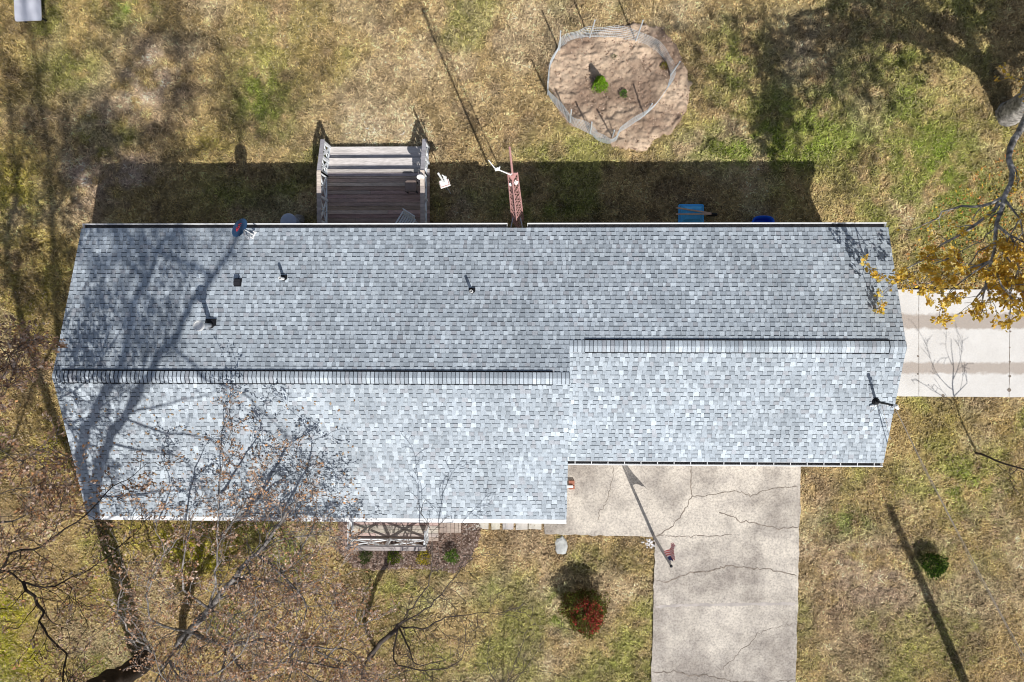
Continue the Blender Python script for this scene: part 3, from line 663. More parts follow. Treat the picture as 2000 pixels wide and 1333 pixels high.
# service mast and pole
p = roofz(1710, 784); root = thing('service_mast', 'black electric service mast with white weatherhead on the right end of the roof', 'mast', p)
mb = MB(); mb.tube([(0, 0, -.15), (0, 0, 1.12)], .034, 12); mb.build('pole', MT['black'], root)
mb = MB(); mb.lathe((0, 0, -.02), [(.12, 0), (.11, .06), (.05, .12)], 20); mb.build('boot', MT['black'], root)
mb = MB(); mb.lathe((0, 0, 1.10), [(.045, 0), (.055, .05), (.05, .12), (.02, .15)], 14); mb.box((.05, -.06, 1.12), (.12, .07, .07), rz=-.6); mb.build('weatherhead', MT['pvc'], root)
mb = MB(); mb.tube([(-.06, -.04, .78), (0, 0, .80), (.10, -.10, .80)], .02, 8); mb.build('insulator', MT['pvc'], root)
mb = MB()
for k, (ex, ey) in enumerate(((.10, -.16), (.13, -.13), (.08, -.19))):
    mb.tube([(.03, -.06, 1.1), (.02+ex, ey*.5, 1.12-.1), (ex+.03, ey-.05, .86), (ex, ey-.08, .98-.05)], .008, 5)
mb.tube([(-.02, 0, .80), (-.10, -.02, .5), (-.02, .0, .35)], .006, 5)
mb.build('drip_loop', MT['cable'], root)
mb = MB(); q = roofz(1740, 860)-p; mb.tube([(0, 0, .35), tuple(q)], .006, 5); q2 = roofz(1700, 806)-p; mb.tube([(0, 0, .3), tuple(q2)], .006, 5); mb.build('guy_wire', MT['cable'], root)
mb = MB(); q = roofz(1698, 793)-p; mb.tube([tuple(q+np.array([0, 0, .04])), (-.02, -.12, .05)], .028, 10); mb.build('conduit', MT['pvc'], root)
mtop = p+np.array([.10, -.16, 1.0])
base = W(1935, 1450); root = thing('utility_pole', 'wooden utility pole standing below the frame, its long shadow lying on the right lawn', 'utility pole', base)
mb = MB(); mb.tube([(0, 0, -.3), (0, 0, 9.5)], [.17, .13], 14); mb.build('pole', mat('pole wood', (.16, .12, .09), .9, var=.2), root)
att = np.array([base[0]-.6, base[1]+.05, 7.85]); mb = MB(); mb.beam((0, 0, 7.85), tuple(att-base), .07, .07); mb.build('bracket', MT['galv'], root)
mb = MB()
for o_, sag in ((0, .30), (.02, .42)):
    pts = []
    for k in range(25):
        t = k/24; q = mtop+(att-mtop)*t; q = q-np.array([0, 0, sag*4*t*(1-t)]); pts.append(q+np.array([o_*math.sin(k*1.3), o_*math.cos(k*1.3), 0]))
    mb.tube(pts, .011 if o_ == 0 else .008, 5)
tagp(mb.build('service_cable', MT['cable']), 'twisted overhead service cable running from the roof mast to the lower right', 'cable')

# ------------------------------------------------------------------ lattice rails and decks
def board_rows(mb, x0, x1, y0, y1, z, w, seed, pal, along='x', gap=.014, th=.035):
    rr = random.Random(seed); y = y0 if along == 'x' else x0; end = y1 if along == 'x' else x1
    while y < end-.02:
        b = min(y+w, end); c = pal[rr.randrange(len(pal))]; k = rr.uniform(.88, 1.1); c = tuple(q*k for q in c)
        if along == 'x':
            cut = rr.uniform(x0+.8, x1-.8) if (x1-x0) > 3 and rr.random() < .5 else None
            segs = [(x0, cut-.003), (cut+.003, x1)] if cut else [(x0, x1)]
            for a_, b_ in segs: mb.box(((a_+b_)/2, (y+b-gap)/2, z-th/2), (b_-a_, b-y-gap, th), col=tuple(q*rr.uniform(.93, 1.05) for q in c))
        else: mb.box(((y+b-gap)/2, (y0+y1)/2, z-th/2), (b-y-gap, y1-y0, th), col=c)
        y = b
def lattice(parent, a, b, z0a, z0b, h, nbay, m, cross=True):
    """rail panel from a to b (xy): top rail, bottom rail, posts, X plus upright in every bay"""
    a = np.array(a, float); b = np.array(b, float); mb = MB()
    Pt = lambda t, k: (*(a+(b-a)*t), (z0a+(z0b-z0a)*t)+k*h)
    mb.beam(Pt(0, 1), Pt(1, 1), .04, .07); mb.beam(Pt(0, .07), Pt(1, .07), .04, .07)
    for i in range(nbay):
        t0, t1 = i/nbay, (i+1)/nbay
        mb.beam(Pt(t0, .07), Pt(t1, .97), .028, .075); mb.beam(Pt(t0, .97), Pt(t1, .07), .032, .075)
        mb.beam(Pt((t0+t1)/2, .07), Pt((t0+t1)/2, .97), .022, .04)
    o = mb.build('railing', m, parent)
    for i in range(nbay+1):
        pm = MB(); q = Pt(i/nbay, 0); pm.box((q[0], q[1], q[2]+h/2-.12), (.085, .085, h+.22)); pm.build('post', m, parent)
    return o
WD = [(.52, .475, .44), (.46, .41, .38), (.56, .51, .48), (.40, .35, .33)]
WB = [(.45, .33, .275), (.36, .26, .21), (.53, .41, .35), (.40, .29, .25), (.60, .48, .42)]
# back deck
ZD = .56
dxl, dxr = W(628, 400, ZD)[0], W(839, 400, ZD)[0]; yl = W(700, 330, ZD)[1]; y2t = W(700, 309, .37)[1]; y1t = W(700, 287, .19)[1]; ywall = YB-OY
root = thing('back_deck', 'weathered wooden deck with wide steps and lattice rails behind the house', 'deck', ((dxl+dxr)/2, (ywall+yl)/2, 0))
R0 = np.array(root.location)
def B(mb, name, m, par=root, off=R0): return mb.build(name, m, par, off=off)
mb = MB(); board_rows(mb, dxl, dxr, ywall, yl-.26, ZD, .14, 4, WB); board_rows(mb, dxl, dxr, yl-.26, yl, ZD, .13, 14, [(.42, .37, .36)])
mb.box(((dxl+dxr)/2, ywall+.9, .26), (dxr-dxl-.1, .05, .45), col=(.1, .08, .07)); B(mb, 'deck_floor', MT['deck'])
sx0, sx1 = dxl+.12, dxr-.08
for (z, ya, yb_) in ((.37, yl-.02, y2t), (.19, y2t-.02, y1t)):
    mb = MB(); m_ = (ya+yb_)/2
    for a_, b_ in ((ya, m_-.004), (m_+.004, yb_)): mb.box(((sx0+sx1)/2, (a_+b_)/2, z-.02), (sx1-sx0, abs(b_-a_), .04), col=random.choice([(.60, .56, .54), (.55, .51, .50)]))
    B(mb, 'step_tread', MT['deck'])
mb = MB()
for (z, yy) in ((.45, yl-.05), (.26, y2t-.05), (.07, y1t-.05)): mb.box(((sx0+sx1)/2, yy, z), (sx1-sx0-.01, .03, .16), col=(.14, .11, .10))  # riser colour carries the shadow between the treads
B(mb, 'riser', MT['deck'])
hr = .88; m_ = MT['latticepaint']
xlr = W(640, 400, ZD)[0]-.02; xrr = W(836, 400, ZD)[0]-.05
dk = []
for xx, sgn in ((xlr, -1), (xrr, 1)):
    before = set(COL.objects)
    lattice(root, (xx, ywall+.05), (xx, yl-.28), ZD, ZD, hr, 3, m_); lattice(root, (xx, yl-.27), (xx, y1t-.02), ZD, .10, hr, 2, m_)
    for o in set(COL.objects)-before:
        for v in o.data.vertices: v.co = v.co-Vector(R0.tolist())
    mb = MB(); mb.box((xx, (ywall+yl-.28)/2, ZD+hr+.055), (.15, yl-.28-ywall, .035), col=(.42, .36, .33)); mb.box((xx-.01*sgn, yl-.52, ZD+hr+.075), (.13, .52, .03), col=(.60, .52, .45))
    mb.beam((xx, yl-.26, ZD+hr+.05), (xx, y1t+.04, .10+hr+.05), .14, .035, col=(.44, .42, .44)); B(mb, 'rail_cap', MT['deck'])
mb = MB()
for xx in (dxl+.1, dxr-.1):
    for yy in (ywall+.3, yl-.2): mb = MB(); mb.box((xx, yy, .22), (.1, .1, .5), col=(.2, .16, .14)); B(mb, 'support_post', MT['deck'])
# front porch
ZP = .36
px0, px1 = W(672, 1060, ZP)[0], W(856, 1040, ZP)[0]; pyf = W(760, 1056, ZP)[1]; pyw = YF+OY
root = thing('front_porch', 'small wooden front porch with white lattice railing half under the eave', 'porch', ((px0+px1)/2, (pyw+pyf)/2, 0)); R0 = np.array(root.location)
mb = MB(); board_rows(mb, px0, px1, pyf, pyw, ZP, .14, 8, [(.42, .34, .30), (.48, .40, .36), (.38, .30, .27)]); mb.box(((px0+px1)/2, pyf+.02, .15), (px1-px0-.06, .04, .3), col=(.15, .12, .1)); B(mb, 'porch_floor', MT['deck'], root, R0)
before = set(COL.objects)
xa, xb = W(690, 1052, ZP)[0], W(835, 1052, ZP)[0]; yr = W(760, 1053, ZP)[1]
lattice(root, (xa, yr), (xb, yr), ZP, ZP, .78, 2, m_); lattice(root, (xa, pyw), (xa, yr+.06), ZP, ZP, .78, 1, m_); lattice(root, (xb, yr+.06), (xb+.03, yr+.50), ZP, ZP, .78, 1, m_)
for o in set(COL.objects)-before:
    for v in o.data.vertices: v.co = v.co-Vector(R0.tolist())
mb = MB(); mb.box(((xa+xb)/2, yr-.07, ZP+.835), (xb-xa+.15, .14, .035), col=(.40, .36, .35)); mb.box((xa-.07, (pyw+yr)/2+.05, ZP+.832), (.14, pyw-yr-.02, .03), col=(.38, .28, .24)); B(mb, 'rail_cap', MT['deck'], root, R0)
sx1 = W(901, 1030, .18)[0]; mb = MB(); board_rows(mb, px1+.02, sx1, W(880, 1041, .18)[1], pyw, .18, .14, 9, [(.42, .35, .30), (.36, .29, .25)], along='y'); B(mb, 'step', MT['deck'], root, R0)

# deck things ---------------------------------------------------------
p = W(802, 363, ZD+.44); p[2] = ZD+.001; root = thing('ottoman', 'brown square cushioned ottoman standing on the back deck', 'ottoman', p)
def rsq(mb, w, z, r, n=5):
    v = []
    for cx_, cy_, a0 in ((w-r, w-r, 0), (-(w-r), w-r, 90), (-(w-r), -(w-r), 180), (w-r, -(w-r), 270)):
        for k in range(n): a = math.radians(a0+90*k/(n-1)); v.append((cx_+r*math.cos(a), cy_+r*math.sin(a), z))
    return v
def loft(mb, rings, col=None):
    n = len(rings[0]); vs = [q for r_ in rings for q in r_]
    fs = [(i*n+k, i*n+(k+1) % n, (i+1)*n+(k+1) % n, (i+1)*n+k) for i in range(len(rings)-1) for k in range(n)]+[tuple(range(n))[::-1], tuple((len(rings)-1)*n+k for k in range(n))]
    mb.add(vs, fs, col)
mb = MB(); loft(mb, [rsq(mb, .19, .36, .06), rsq(mb, .205, .39, .07), rsq(mb, .20, .43, .08), rsq(mb, .17, .455, .08)]); mb.build('cushion', MT['brownpad'], root, smooth=True)
mb = MB()
for sx in (-.17, .17):
    for sy in (-.17, .17): mb.box((sx, sy, .17), (.04, .04, .34))
mb.box((0, 0, .335), (.40, .40, .04)); mb.build('frame', MT['darkmetal'], root)
p = W(793, 436, ZD+.42); p[2] = ZD+.001; root = thing('patio_chair', 'pale grey slatted plastic chair on the deck, half under the eave', 'chair', p, rz=math.radians(-32))
mb = MB()
for k in range(6): mb.box((-.20+k*.08, 0, .42), (.06, .44, .025))
mb.build('seat', MT['latticepaint'], root); mb = MB()
for k in range(6): mb.beam((-.20+k*.08, .22, .42), (-.20+k*.08, .34, .86), .055, .02)
mb.beam((-.25, .345, .88), (.25, .345, .88), .03, .06); mb.beam((-.25, .23, .44), (.25, .23, .44), .03, .05); mb.build('backrest', MT['latticepaint'], root)
for sx in (-.25, .25):
    mb = MB(); mb.beam((sx, -.2, .62), (sx, .28, .62), .05, .025); mb.build('armrest', MT['latticepaint'], root)
    for sy in (-.2, .2): mb = MB(); mb.beam((sx, sy*1.15, 0), (sx*.98, sy, .62), .04, .04); mb.build('leg', MT['latticepaint'], root)
# white disc on the deck rail
p = W(822, 347, 1.52); root = thing('rail_disc', 'small white round disc fixed to the right rail of the deck', 'disc', p)
Rt = Matrix.Rotation(math.radians(62), 3, 'X'); mb = MB(); mb.lathe((0, 0, .05), [(.02, -.02), (.11, -.012), (.135, .0), (.13, .012), (.06, .006), (.01, .004)], 28, R=Rt); mb.tube([(0, 0, -.06), (0, 0, .05)], .012, 8); mb.build('disc', MT['pvc'], root)
# bird feeder pole
p = W(880, 378); root = thing('bird_feeder', 'white post with a small box feeder beside the deck', 'bird feeder', p)
mb = MB(); mb.tube([(0, 0, -.1), (0, 0, 1.95)], .018, 8); mb.tube([(.0, .0, 1.95), (.0, 0, 3.35)], .033, 10); mb.build('post', MT['pvc'], root)
mb = MB(); mb.box((0, 0, 1.83), (.30, .17, .16), rz=.32); bx = mb.build('feeder_box', MT['redoxide'], root)
mb = MB(); mb.box((0, 0, 1.925), (.27, .19, .03), rz=.32); mb.box((0, 0, 1.735), (.34, .24, .02), rz=.32); mb.build('lid', MT['pvc'], bx)
mb = MB(); mb.tube([(0, 0, 2.25), (.10, -.06, 2.45), (.13, .02, 2.75), (.06, .05, 2.9)], .02, 8); mb.lathe((.13, .0, 2.72), [(.0, 0), (.05, .02), (.06, .06), (.03, .1)], 12); mb.build('hook', MT['pvc'], root)
# barrel with lid and stone
p = W(563, 433, .85); p[2] = 0; root = thing('bin', 'round grey blue lidded bin against the back wall', 'bin', p)
mb = MB(); mb.lathe((0, 0, 0), [(.22, 0), (.26, .78), (.27, .80)], 32); mb.build('body', MT['greylid'], root, smooth=False)
mb = MB(); mb.lathe((0, 0, .80), [(.285, 0), (.29, .03), (.27, .05), (.2, .065), (.05, .075), (.0, .076)], 36); mb.build('lid', MT['greylid'], root, smooth=True)
def rock(name, label, cat, px, py, rx, ry, rz_, h, m, seed, ang=0, group=None, smooth=False):
    p = W(px, py); rr = random.Random(seed); mb = MB(); n = 14; rings = []
    ph = [rr.uniform(.86, 1.12) for _ in range(n)]
    for t, s in ((0, 1.0), (.45, 1.02), (.8, .9), (1, .62)):
        ring = []
        for k in range(n):
            a = k*math.tau/n; q = s*ph[k]*rr.uniform(.96, 1.04); x_, y_ = rx*q*math.cos(a), ry*q*math.sin(a)
            ring.append((x_*math.cos(ang)-y_*math.sin(ang), x_*math.sin(ang)+y_*math.cos(ang), -.06+(h+.06)*t*rr.uniform(.94, 1.05)))
        rings.append(ring)
    loft(mb, rings); o = mb.build(name, m, smooth=smooth); o.location = p; return tagp(o, label, cat, group)
rock('stone', 'dark rough stone tucked beside the round bin', 'stone', 586, 431, .20, .22, 0, .35, mat('dark stone', (.33, .30, .28), .95, var=.3, bump=.03, bscale=9), 4)
rock('stepping_stone', 'single pale oval flagstone lying in the grass below the front walk', 'stone', 1096, 1066, .24, .36, 0, .08, MT['stone'], 9, ang=.05)
# flagstones by the front wall
for k, (a_, b_) in enumerate(((906, 928), (930, 955), (958, 978), (981, 1004), (1008, 1030), (1033, 1058))):
    r0 = W(a_, 1016); r1 = W(b_, 1034); rr = random.Random(k+70); mb = MB(); q0 = r0+(0, .25, 0)
    pts = [(r0[0], r0[1]+.3), (r1[0], r0[1]+.3), (r1[0]+rr.uniform(-.04, .02), r1[1]+rr.uniform(-.03, .03)), (r0[0]+rr.uniform(-.02, .04), r1[1]+rr.uniform(-.03, .03))]
    c = np.mean(pts, 0); loft(mb, [[(x_-c[0], y_-c[1], -.03) for x_, y_ in pts], [(x_-c[0], y_-c[1], .035) for x_, y_ in pts], [((x_-c[0])*.95, (y_-c[1])*.95, .045) for x_, y_ in pts]])
    o = mb.build('paving_stone', mat('flagstone %d' % k, (.46+.03*(k % 3), .43+.03*(k % 3), .40+.02*k/3), .9, var=.2, vscale=4, bump=.01, bscale=10)); o.location = (c[0], c[1], 0)
    od = ['first', 'second', 'third', 'fourth', 'fifth', 'sixth'][k]
    tagp(o, f'{od} pale flagstone from the porch step in the row under the front eave', 'paving stone', 'flagstones under the front eave')
# low stack of bricks carrying the end of a white downspout
p = W(1116, 946); p[2] = .055; root = thing('brick_stack', 'low stack of red bricks under a white downspout end beside the driveway', 'bricks', p)
for (x_, y_, z_, rz_) in ((0, -.085, .035, 0), (0, .085, .035, 0), (.005, -.08, .107, .04), (-.005, .09, .107, -.05)):
    mb = MB(); mb.box((x_, y_, z_), (.21, .13, .066), rz=rz_); mb.build('brick', MT['brick'], root)
p2 = W(1113, 947); mb = MB(); mb.box((p2[0]-.20, p2[1]-.01, .235), (.60, .075, .06)); mb.box((p2[0]-.50, p2[1]-.01, 1.3), (.07, .075, 2.2)); mb.build('downspout', MT['gutter'], house)

# wheelbarrow (upside down against the wall) and blue tub
p = W(1354, 416, .45); p[2] = 0; root = thing('wheelbarrow', 'bright blue wheelbarrow tipped upside down by the back wall', 'wheelbarrow', p)
mb = MB(); loft(mb, [[(-.38, -.32, .12), (.42, -.32, .12), (.42, .30, .12), (-.38, .30, .12)], [(-.36, -.30, .16), (.40, -.30, .16), (.41, .29, .16), (-.36, .29, .16)],
                 [(-.28, -.22, .42), (.26, -.2, .38), (.32, .20, .38), (-.28, .20, .42)], [(-.20, -.15, .46), (.2, -.13, .41), (.24, .14, .41), (-.2, .14, .46)]]); mb.build('tray', MT['blue'], root)
mb = MB(); mb.box((0, -.35, .09), (.84, .05, .05)); mb.box((0, .33, .10), (.84, .05, .05)); mb.box((.43, 0, .095), (.05, .66, .05)); mb.box((-.42, 0, .095), (.05, .66, .05)); mb.build('rim', MT['blue'], root)
for ya, yb_ in ((.17, -.03), (-.06, -.05)):
    mb = MB(); mb.beam((-.62, ya, .52), (.62, yb_, .50), .05, .045); mb.build('handle', MT['handle'], root)
mb = MB()
mb.lathe((.70, -.05, .34), [(.05, -.04), (.16, -.045), (.18, 0), (.16, .045), (.05, .04)], 20, R=Matrix.Rotation(math.pi/2, 3, 'X')); mb.build('wheel', MT['black'], root)
p = W(1492, 435, .5); p[2] = 0; root = thing('plastic_tub', 'deep blue plastic tub just showing past the back eave', 'tub', p)
mb = MB(); n = 24
def ov(rx, ry, z): return [(rx*math.copysign(abs(math.cos(a))**.7, math.cos(a)), ry*math.copysign(abs(math.sin(a))**.8, math.sin(a)), z) for a in [k*math.tau/n for k in range(n)]]
loft(mb, [ov(.30, .17, 0), ov(.36, .22, .42), ov(.39, .25, .45), ov(.37, .23, .46), ov(.33, .19, .41), ov(.28, .15, .05)]); mb.build('body', MT['deepblue'], root)
# white table top-left
a = W(22, -60, .42); b = W(82, 40, .42); root = thing('table', 'white topped low table on the lawn at the top left corner', 'table', ((a[0]+b[0])/2, (a[1]+b[1])/2, 0))
c0 = W(49, 41, .42); x0_, x1_ = W(29, 40, .42)[0], W(81, 40, .42)[0]; hw = (x1_-x0_)/2; L_ = 1.9; root.location = ((x0_+x1_)/2-.03, c0[1]+L_/2, 0); root.rotation_euler = (0, 0, .03)
mb = MB(); loft(mb, [[(q[0]*hw/.5, q[1]*L_, z) for q in rsq(mb, .5, 0, .05)] for z in (.385, .42)]); mb.build('table_top', MT['panel'], root)
for sx in (-1, 1):
    for sy in (-1, 1): mb = MB(); mb.box((sx*(hw-.1), sy*(L_/2-.15), .19), (.05, .05, .39)); mb.build('leg', MT['darkmetal'], root)
mb = MB(); mb.box((0, 0, .35), (hw*2-.06, L_-.1, .05)); mb.build('frame', MT['darkmetal'], root)  # dark slab stands in for the shade beneath the table top

# ------------------------------------------------------------------ antenna tower
bx_, by_ = -.37, 3.40; root = thing('antenna_tower', 'faded red lattice antenna tower rising beside the back eave', 'antenna tower', (bx_, by_, 0))
Ht = 8.4
def legp(k, z):
    r_ = .25-.12*z/Ht; a = math.radians([90, 210, 330][k]+180); return Vector((r_*math.cos(a), r_*math.sin(a), z))
for k in range(3): mb = MB(); mb.tube([legp(k, -.1), legp(k, Ht)], .019, 8); mb.build('tower_leg', MT['redoxide'], root)
mb = MB(); nz = 15
for i in range(nz):
    z0, z1 = i*Ht/nz, (i+1)*Ht/nz
    for k in range(3):
        k2 = (k+1) % 3; mb.tube([legp(k, z1), legp(k2, z1)], .0075, 5); mb.tube([legp(k, z0) if i % 2 else legp(k2, z0), legp(k2, z1) if i % 2 else legp(k, z1)], .006, 5)
mb.build('bracing', MT['redoxide'], root)
mb = MB(); loft(mb, [[tuple(legp(k, Ht)) for k in range(3)], [tuple(legp(k, Ht+.02)*1.0) for k in range(3)]]); mb.build('top_plate', MT['redoxide'], root)
mb = MB(); mb.tube([(0, 0, Ht-.6), (0, .02, 11.0)], [.03, .022], 8); mb.build('mast', MT['redoxide'], root)
mb = MB(); q0 = W(998, 342, 8.75)-np.array([bx_, by_, 0]); q1 = W(974, 332, 8.8)-np.array([bx_, by_, 0]); q2 = W(967, 330, 8.8)-np.array([bx_, by_, 0]); q3 = W(954, 313, 8.85)-np.array([bx_, by_, 0])
mb.tube([(0, 0, 8.75), q0, q1], .016, 6); mb.tube([q2, q3], .013, 6); mb.tube([q1, q2], .028, 8); mb.box((q2+q1)/2, (.10, .05, .05), rz=.5); mb.tube([q1, q1+(.03, .06, .06)], .015, 5); mb.build('antenna_boom', MT['pvc'], root)
mb = MB(); mb.box((-.05, -.05, Ht-.75), (.10, .07, .02), rz=.4, rx=.4); mb.box((.07, -.02, Ht-.72), (.09, .10, .02), rz=-.5, ry=.3); mb.build('rotor_bracket', MT['pvc'], root)
mb = MB()
for sx in (-1, 1): mb.beam((sx*.12, -.1, 2.35), (sx*.30, ywall-by_, 2.35), .03, .03)
mb.build('wall_bracket', MT['galv'], root)

# ------------------------------------------------------------------ flagpole
p = W(1276, 1046); root = thing('flagpole', 'grey flagpole with a limp striped flag at the driveway corner', 'flagpole', p)
mb = MB(); mb.tube([(0, 0, -.1), (0, 0, 1.7), (0, 0, 3.05)], [.055, .05, .03], 12); mb.build('pole', MT['pole'], root)
mb = MB(); mb.lathe((0, 0, 3.05), [(.02, 0), (.045, .03), (.05, .06), (.03, .1), (.005, .11)], 14); mb.build('finial', MT['darkmetal'], root)
V = []; F = []; C = []; nu, nv = 40, 13*2
for i in range(nu+1):
    u = i/nu
    for j in range(nv+1):
        v = j/nv; z = 2.97-v*1.0-.35*u**1.2-.05*math.sin(u*9+v*3)
        r_ = .04+.44*(1-math.exp(-2.6*u))*(.35+.75*v); w = .085*math.sin(u*11+v*1.6)*(.3+u)+.04*math.sin(u*5-v*5)
        ax = np.array([.72, .62]); pr = np.array([-.62, .72]); q = ax*r_+pr*w; V.append((q[0], q[1], max(z, .6)))
for i in range(nu):
    for j in range(nv):
        F.append((i*(nv+1)+j, (i+1)*(nv+1)+j, (i+1)*(nv+1)+j+1, i*(nv+1)+j+1)); st = int(j/2)
        C.append((.02, .03, .12) if (i < nu*.4 and st < 7) else ((.46, .02, .035) if st % 2 == 0 else (.72, .66, .66)))
rawmesh('flag', V, F, np.array(C), MT['flagc'], root, smooth=True)
mb = MB(); rr = random.Random(2)
for k in range(46):
    q = W(1271+rr.gauss(0, 6), 1060+rr.gauss(0, 5)); c = q-W(1271, 1060); s = rr.uniform(.025, .05)
    loft(mb, [[(c[0]+s*m0*math.cos(a+k)*rr.uniform(.7, 1.1), c[1]+s*m0*math.sin(a+k)*rr.uniform(.7, 1.1), z_*s+.01) for a in [t*math.tau/6 for t in range(6)]] for m0, z_ in ((.8, -.8), (1, 0), (.5, .8))])
o = mb.build('white_stones', mat('white stones', (.78, .76, .76), .8, var=.15, vscale=20)); o.location = W(1271, 1060); tagp(o, 'small heap of white stones at the foot of the flagpole', 'stones', kind='stuff')

# ------------------------------------------------------------------ wire fence ring
ring = [(1090,102),(1108,86),(1128,78),(1150,75),(1175,74),(1205,76),(1241,83),(1272,98),(1296,121),(1308,146),(1302,175),(1283,204),(1257,228),(1230,247),(1205,263),(1203,276),(1192,282),(1180,281),(1166,274),(1155,263),(1133,252),(1113,241),(1090,215),(1073,192),(1069,176),(1073,145),(1082,118)]
RP = [W(*q)[:2] for q in ring]; fc = W(1190, 175)
root = thing('wire_fence', 'round wire fence on thin posts enclosing the bare soil and little conifer', 'fence', fc); f0 = fc
path = []
for i in range(len(RP)):
    a = RP[i-1]; b = RP[i]; c = RP[(i+1) % len(RP)]; d_ = RP[(i+2) % len(RP)]
    for k in range(8):
        t = k/8; path.append(.5*((2*b)+(-a+c)*t+(2*a-5*b+4*c-d_)*t*t+(-a+3*b-3*c+d_)*t**3))
path = [q-f0[:2] for q in path]; mb = MB(); nP = len(path); rr = random.Random(8)
def wob(i, z): q = path[i % nP]; s = 1+.02*math.sin(i*.35)*z+.012*math.sin(i*.13+z*3); return (q[0]*s, q[1]*s, z)
for z in (.05, .17, .29, .41, .54, .67, .80, .92):
    mb.tube([wob(i, z+.01*math.sin(i*.4)) for i in range(nP+1)], .0052, 4, cap=False)
for i in range(0, nP, 1):
    mb.tube([wob(i, .02), wob(i, .93)], .0038, 3, cap=False)
mb.build('wire_mesh', MT['wire'], root)
for (bx, by, tx_, ty_, sh) in [(1093,101,1095,61,1.5),(1151,75,1162,40,1.5),(1241,83,1256,40,1.55),(1309,148,1328,121,1.45),(1257,228,1274,203,1.3),(1196,269,1200,255,1.25),(1153,262,1156,239,1.25),(1113,241,1116,215,1.35),(1070,185,1070,160,1.35)]:
    a = W(bx, by); b = W(tx_, ty_, sh); mb = MB(); mb.tube([a-f0+np.array([0, 0, -.1]), b-f0], .025, 6); mb.build('post', MT['wire'], root)

# ------------------------------------------------------------------ plants
def leafmesh(name, pts, size, pal, parent, seed, up=.5, off=(0, 0, 0), m='leaf', aspect=.55, dirs=None):
    r = np.random.RandomState(seed); P = np.asarray(pts, float)-np.asarray(off, float); n = len(P)
    d = r.normal(0, 1, (n, 3)) if dirs is None else dirs+r.normal(0, .45, (n, 3)); d /= np.linalg.norm(d, axis=1)[:, None]
    q = r.normal(0, 1, (n, 3)); q[:, 2] += up*2; s = np.cross(d, q); s /= np.linalg.norm(s, axis=1)[:, None]; nn = np.cross(s, d)
    L_ = size*r.uniform(.6, 1.35, (n, 1)); w = L_*aspect*r.uniform(.7, 1.2, (n, 1)); b = L_*r.uniform(-.15, .3, (n, 1))
    V = np.stack([P, P+d*L_*.5+s*w*.5+nn*b, P+d*L_, P+d*L_*.5-s*w*.5+nn*b], 1).reshape(-1, 3)
    k = np.arange(n)*4; F = np.concatenate([np.stack([k, k+1, k+2], 1), np.stack([k, k+2, k+3], 1)])
    C = np.array(pal)[r.randint(0, len(pal), n)]*r.uniform(.7, 1.25, (n, 1)); return rawmesh(name, V, F, np.concatenate([C, C]), MT[m], parent)
GR = [(.10, .19, .02), (.16, .27, .03), (.07, .13, .02), (.22, .33, .03)]
def shrub(name, label, px, py, r_, h, n, pal, seed, size=.05, cone=False, cat='shrub', group=None, tilt=None, hollow=0):
    p = W(px, py); root = thing(name, label, cat, p, group=group); rs = np.random.RandomState(seed); pts = []; dirs = []
    lumps = [(rs.uniform(0, 2*np.pi), rs.uniform(.2, 1), rs.uniform(.7, 1.15)) for _ in range(9)]
    while len(pts) < n:
        t = rs.rand(); a = rs.uniform(0, 2*np.pi); rr_ = rs.rand()**(.33 if not hollow else .2)
        prof = (1-t)*1.0+.05 if cone else math.sin(math.pi*min(1, .12+.88*t))**.6
        k = 1+.16*math.sin(3*a+seed)+.10*math.sin(7*a+t*9); q = np.array([math.cos(a)*prof*rr_*r_*k, math.sin(a)*prof*rr_*r_*k, .05+t*h])
        if vnoise(q[0]+t*2, q[1]-t, 6/r_*.35, seed) < .28: continue
        pts.append(q); dirs.append([math.cos(a), math.sin(a), .7 if not cone else .35])
    mb = MB(); mb.tube([(0, 0, -.05), (0, 0, h*.6)], [.02+.01*h, .008], 6)
    for k in range(7):
        a = k*.9; mb.tube([(0, 0, .04), (math.cos(a)*r_*.4, math.sin(a)*r_*.4, h*.4), (math.cos(a)*r_*.7, math.sin(a)*r_*.7, h*.75)], [.012, .008, .004], 4)
    mb.build('stem', MT['bark'], root); leafmesh('foliage', pts, size, pal, root, seed, dirs=np.array(dirs)); return root
shrub('conifer', 'bright green young conifer in the middle of the wire fence ring', 1171, 169, .27, .85, 2600, [(.19, .36, .02), (.26, .44, .03), (.13, .25, .02)], 3, .05, cone=True, cat='conifer')
shrub('seedling', 'tiny dark green seedling right of the little conifer', 1217, 186, .12, .16, 120, [(.06, .14, .02), (.10, .2, .03)], 4, .06, cat='plant')
shrub('seedling', 'tiny yellow green weed by the right side of the wire fence', 1296, 131, .13, .14, 120, [(.28, .28, .03), (.2, .13, .05)], 5, .06, cat='plant')
shrub('seedling', 'tiny faded weed above the little conifer', 1198, 113, .09, .1, 60, [(.12, .14, .06)], 6, .05, cat='plant')
BB = shrub('burning_bush', 'round bush turning red on top with green edges on the front lawn', 1140, 1180, .82, 1.15, 9000, [(.08, .11, .02), (.13, .15, .03), (.16, .09, .03), (.24, .28, .05), (.12, .05, .02)], 12, .065, cat='bush')
rs = np.random.RandomState(77); pts = []
for _ in range(1900):
    a = rs.uniform(0, 6.283); q = rs.rand()**.5*.58; x_, y_ = .06+q*math.cos(a), -.02+q*math.sin(a)*1.05
    if vnoise(x_*6, y_*6, 1.0, 5) < .42: continue
    pts.append((x_, y_, .55+.75*math.sqrt(max(0, 1-(q/.75)**2))+rs.uniform(-.25, .08)))
leafmesh('red_foliage', pts, .07, [(.30, .045, .03), (.48, .07, .055), (.22, .04, .03), (.34, .12, .05)], BB, 78)
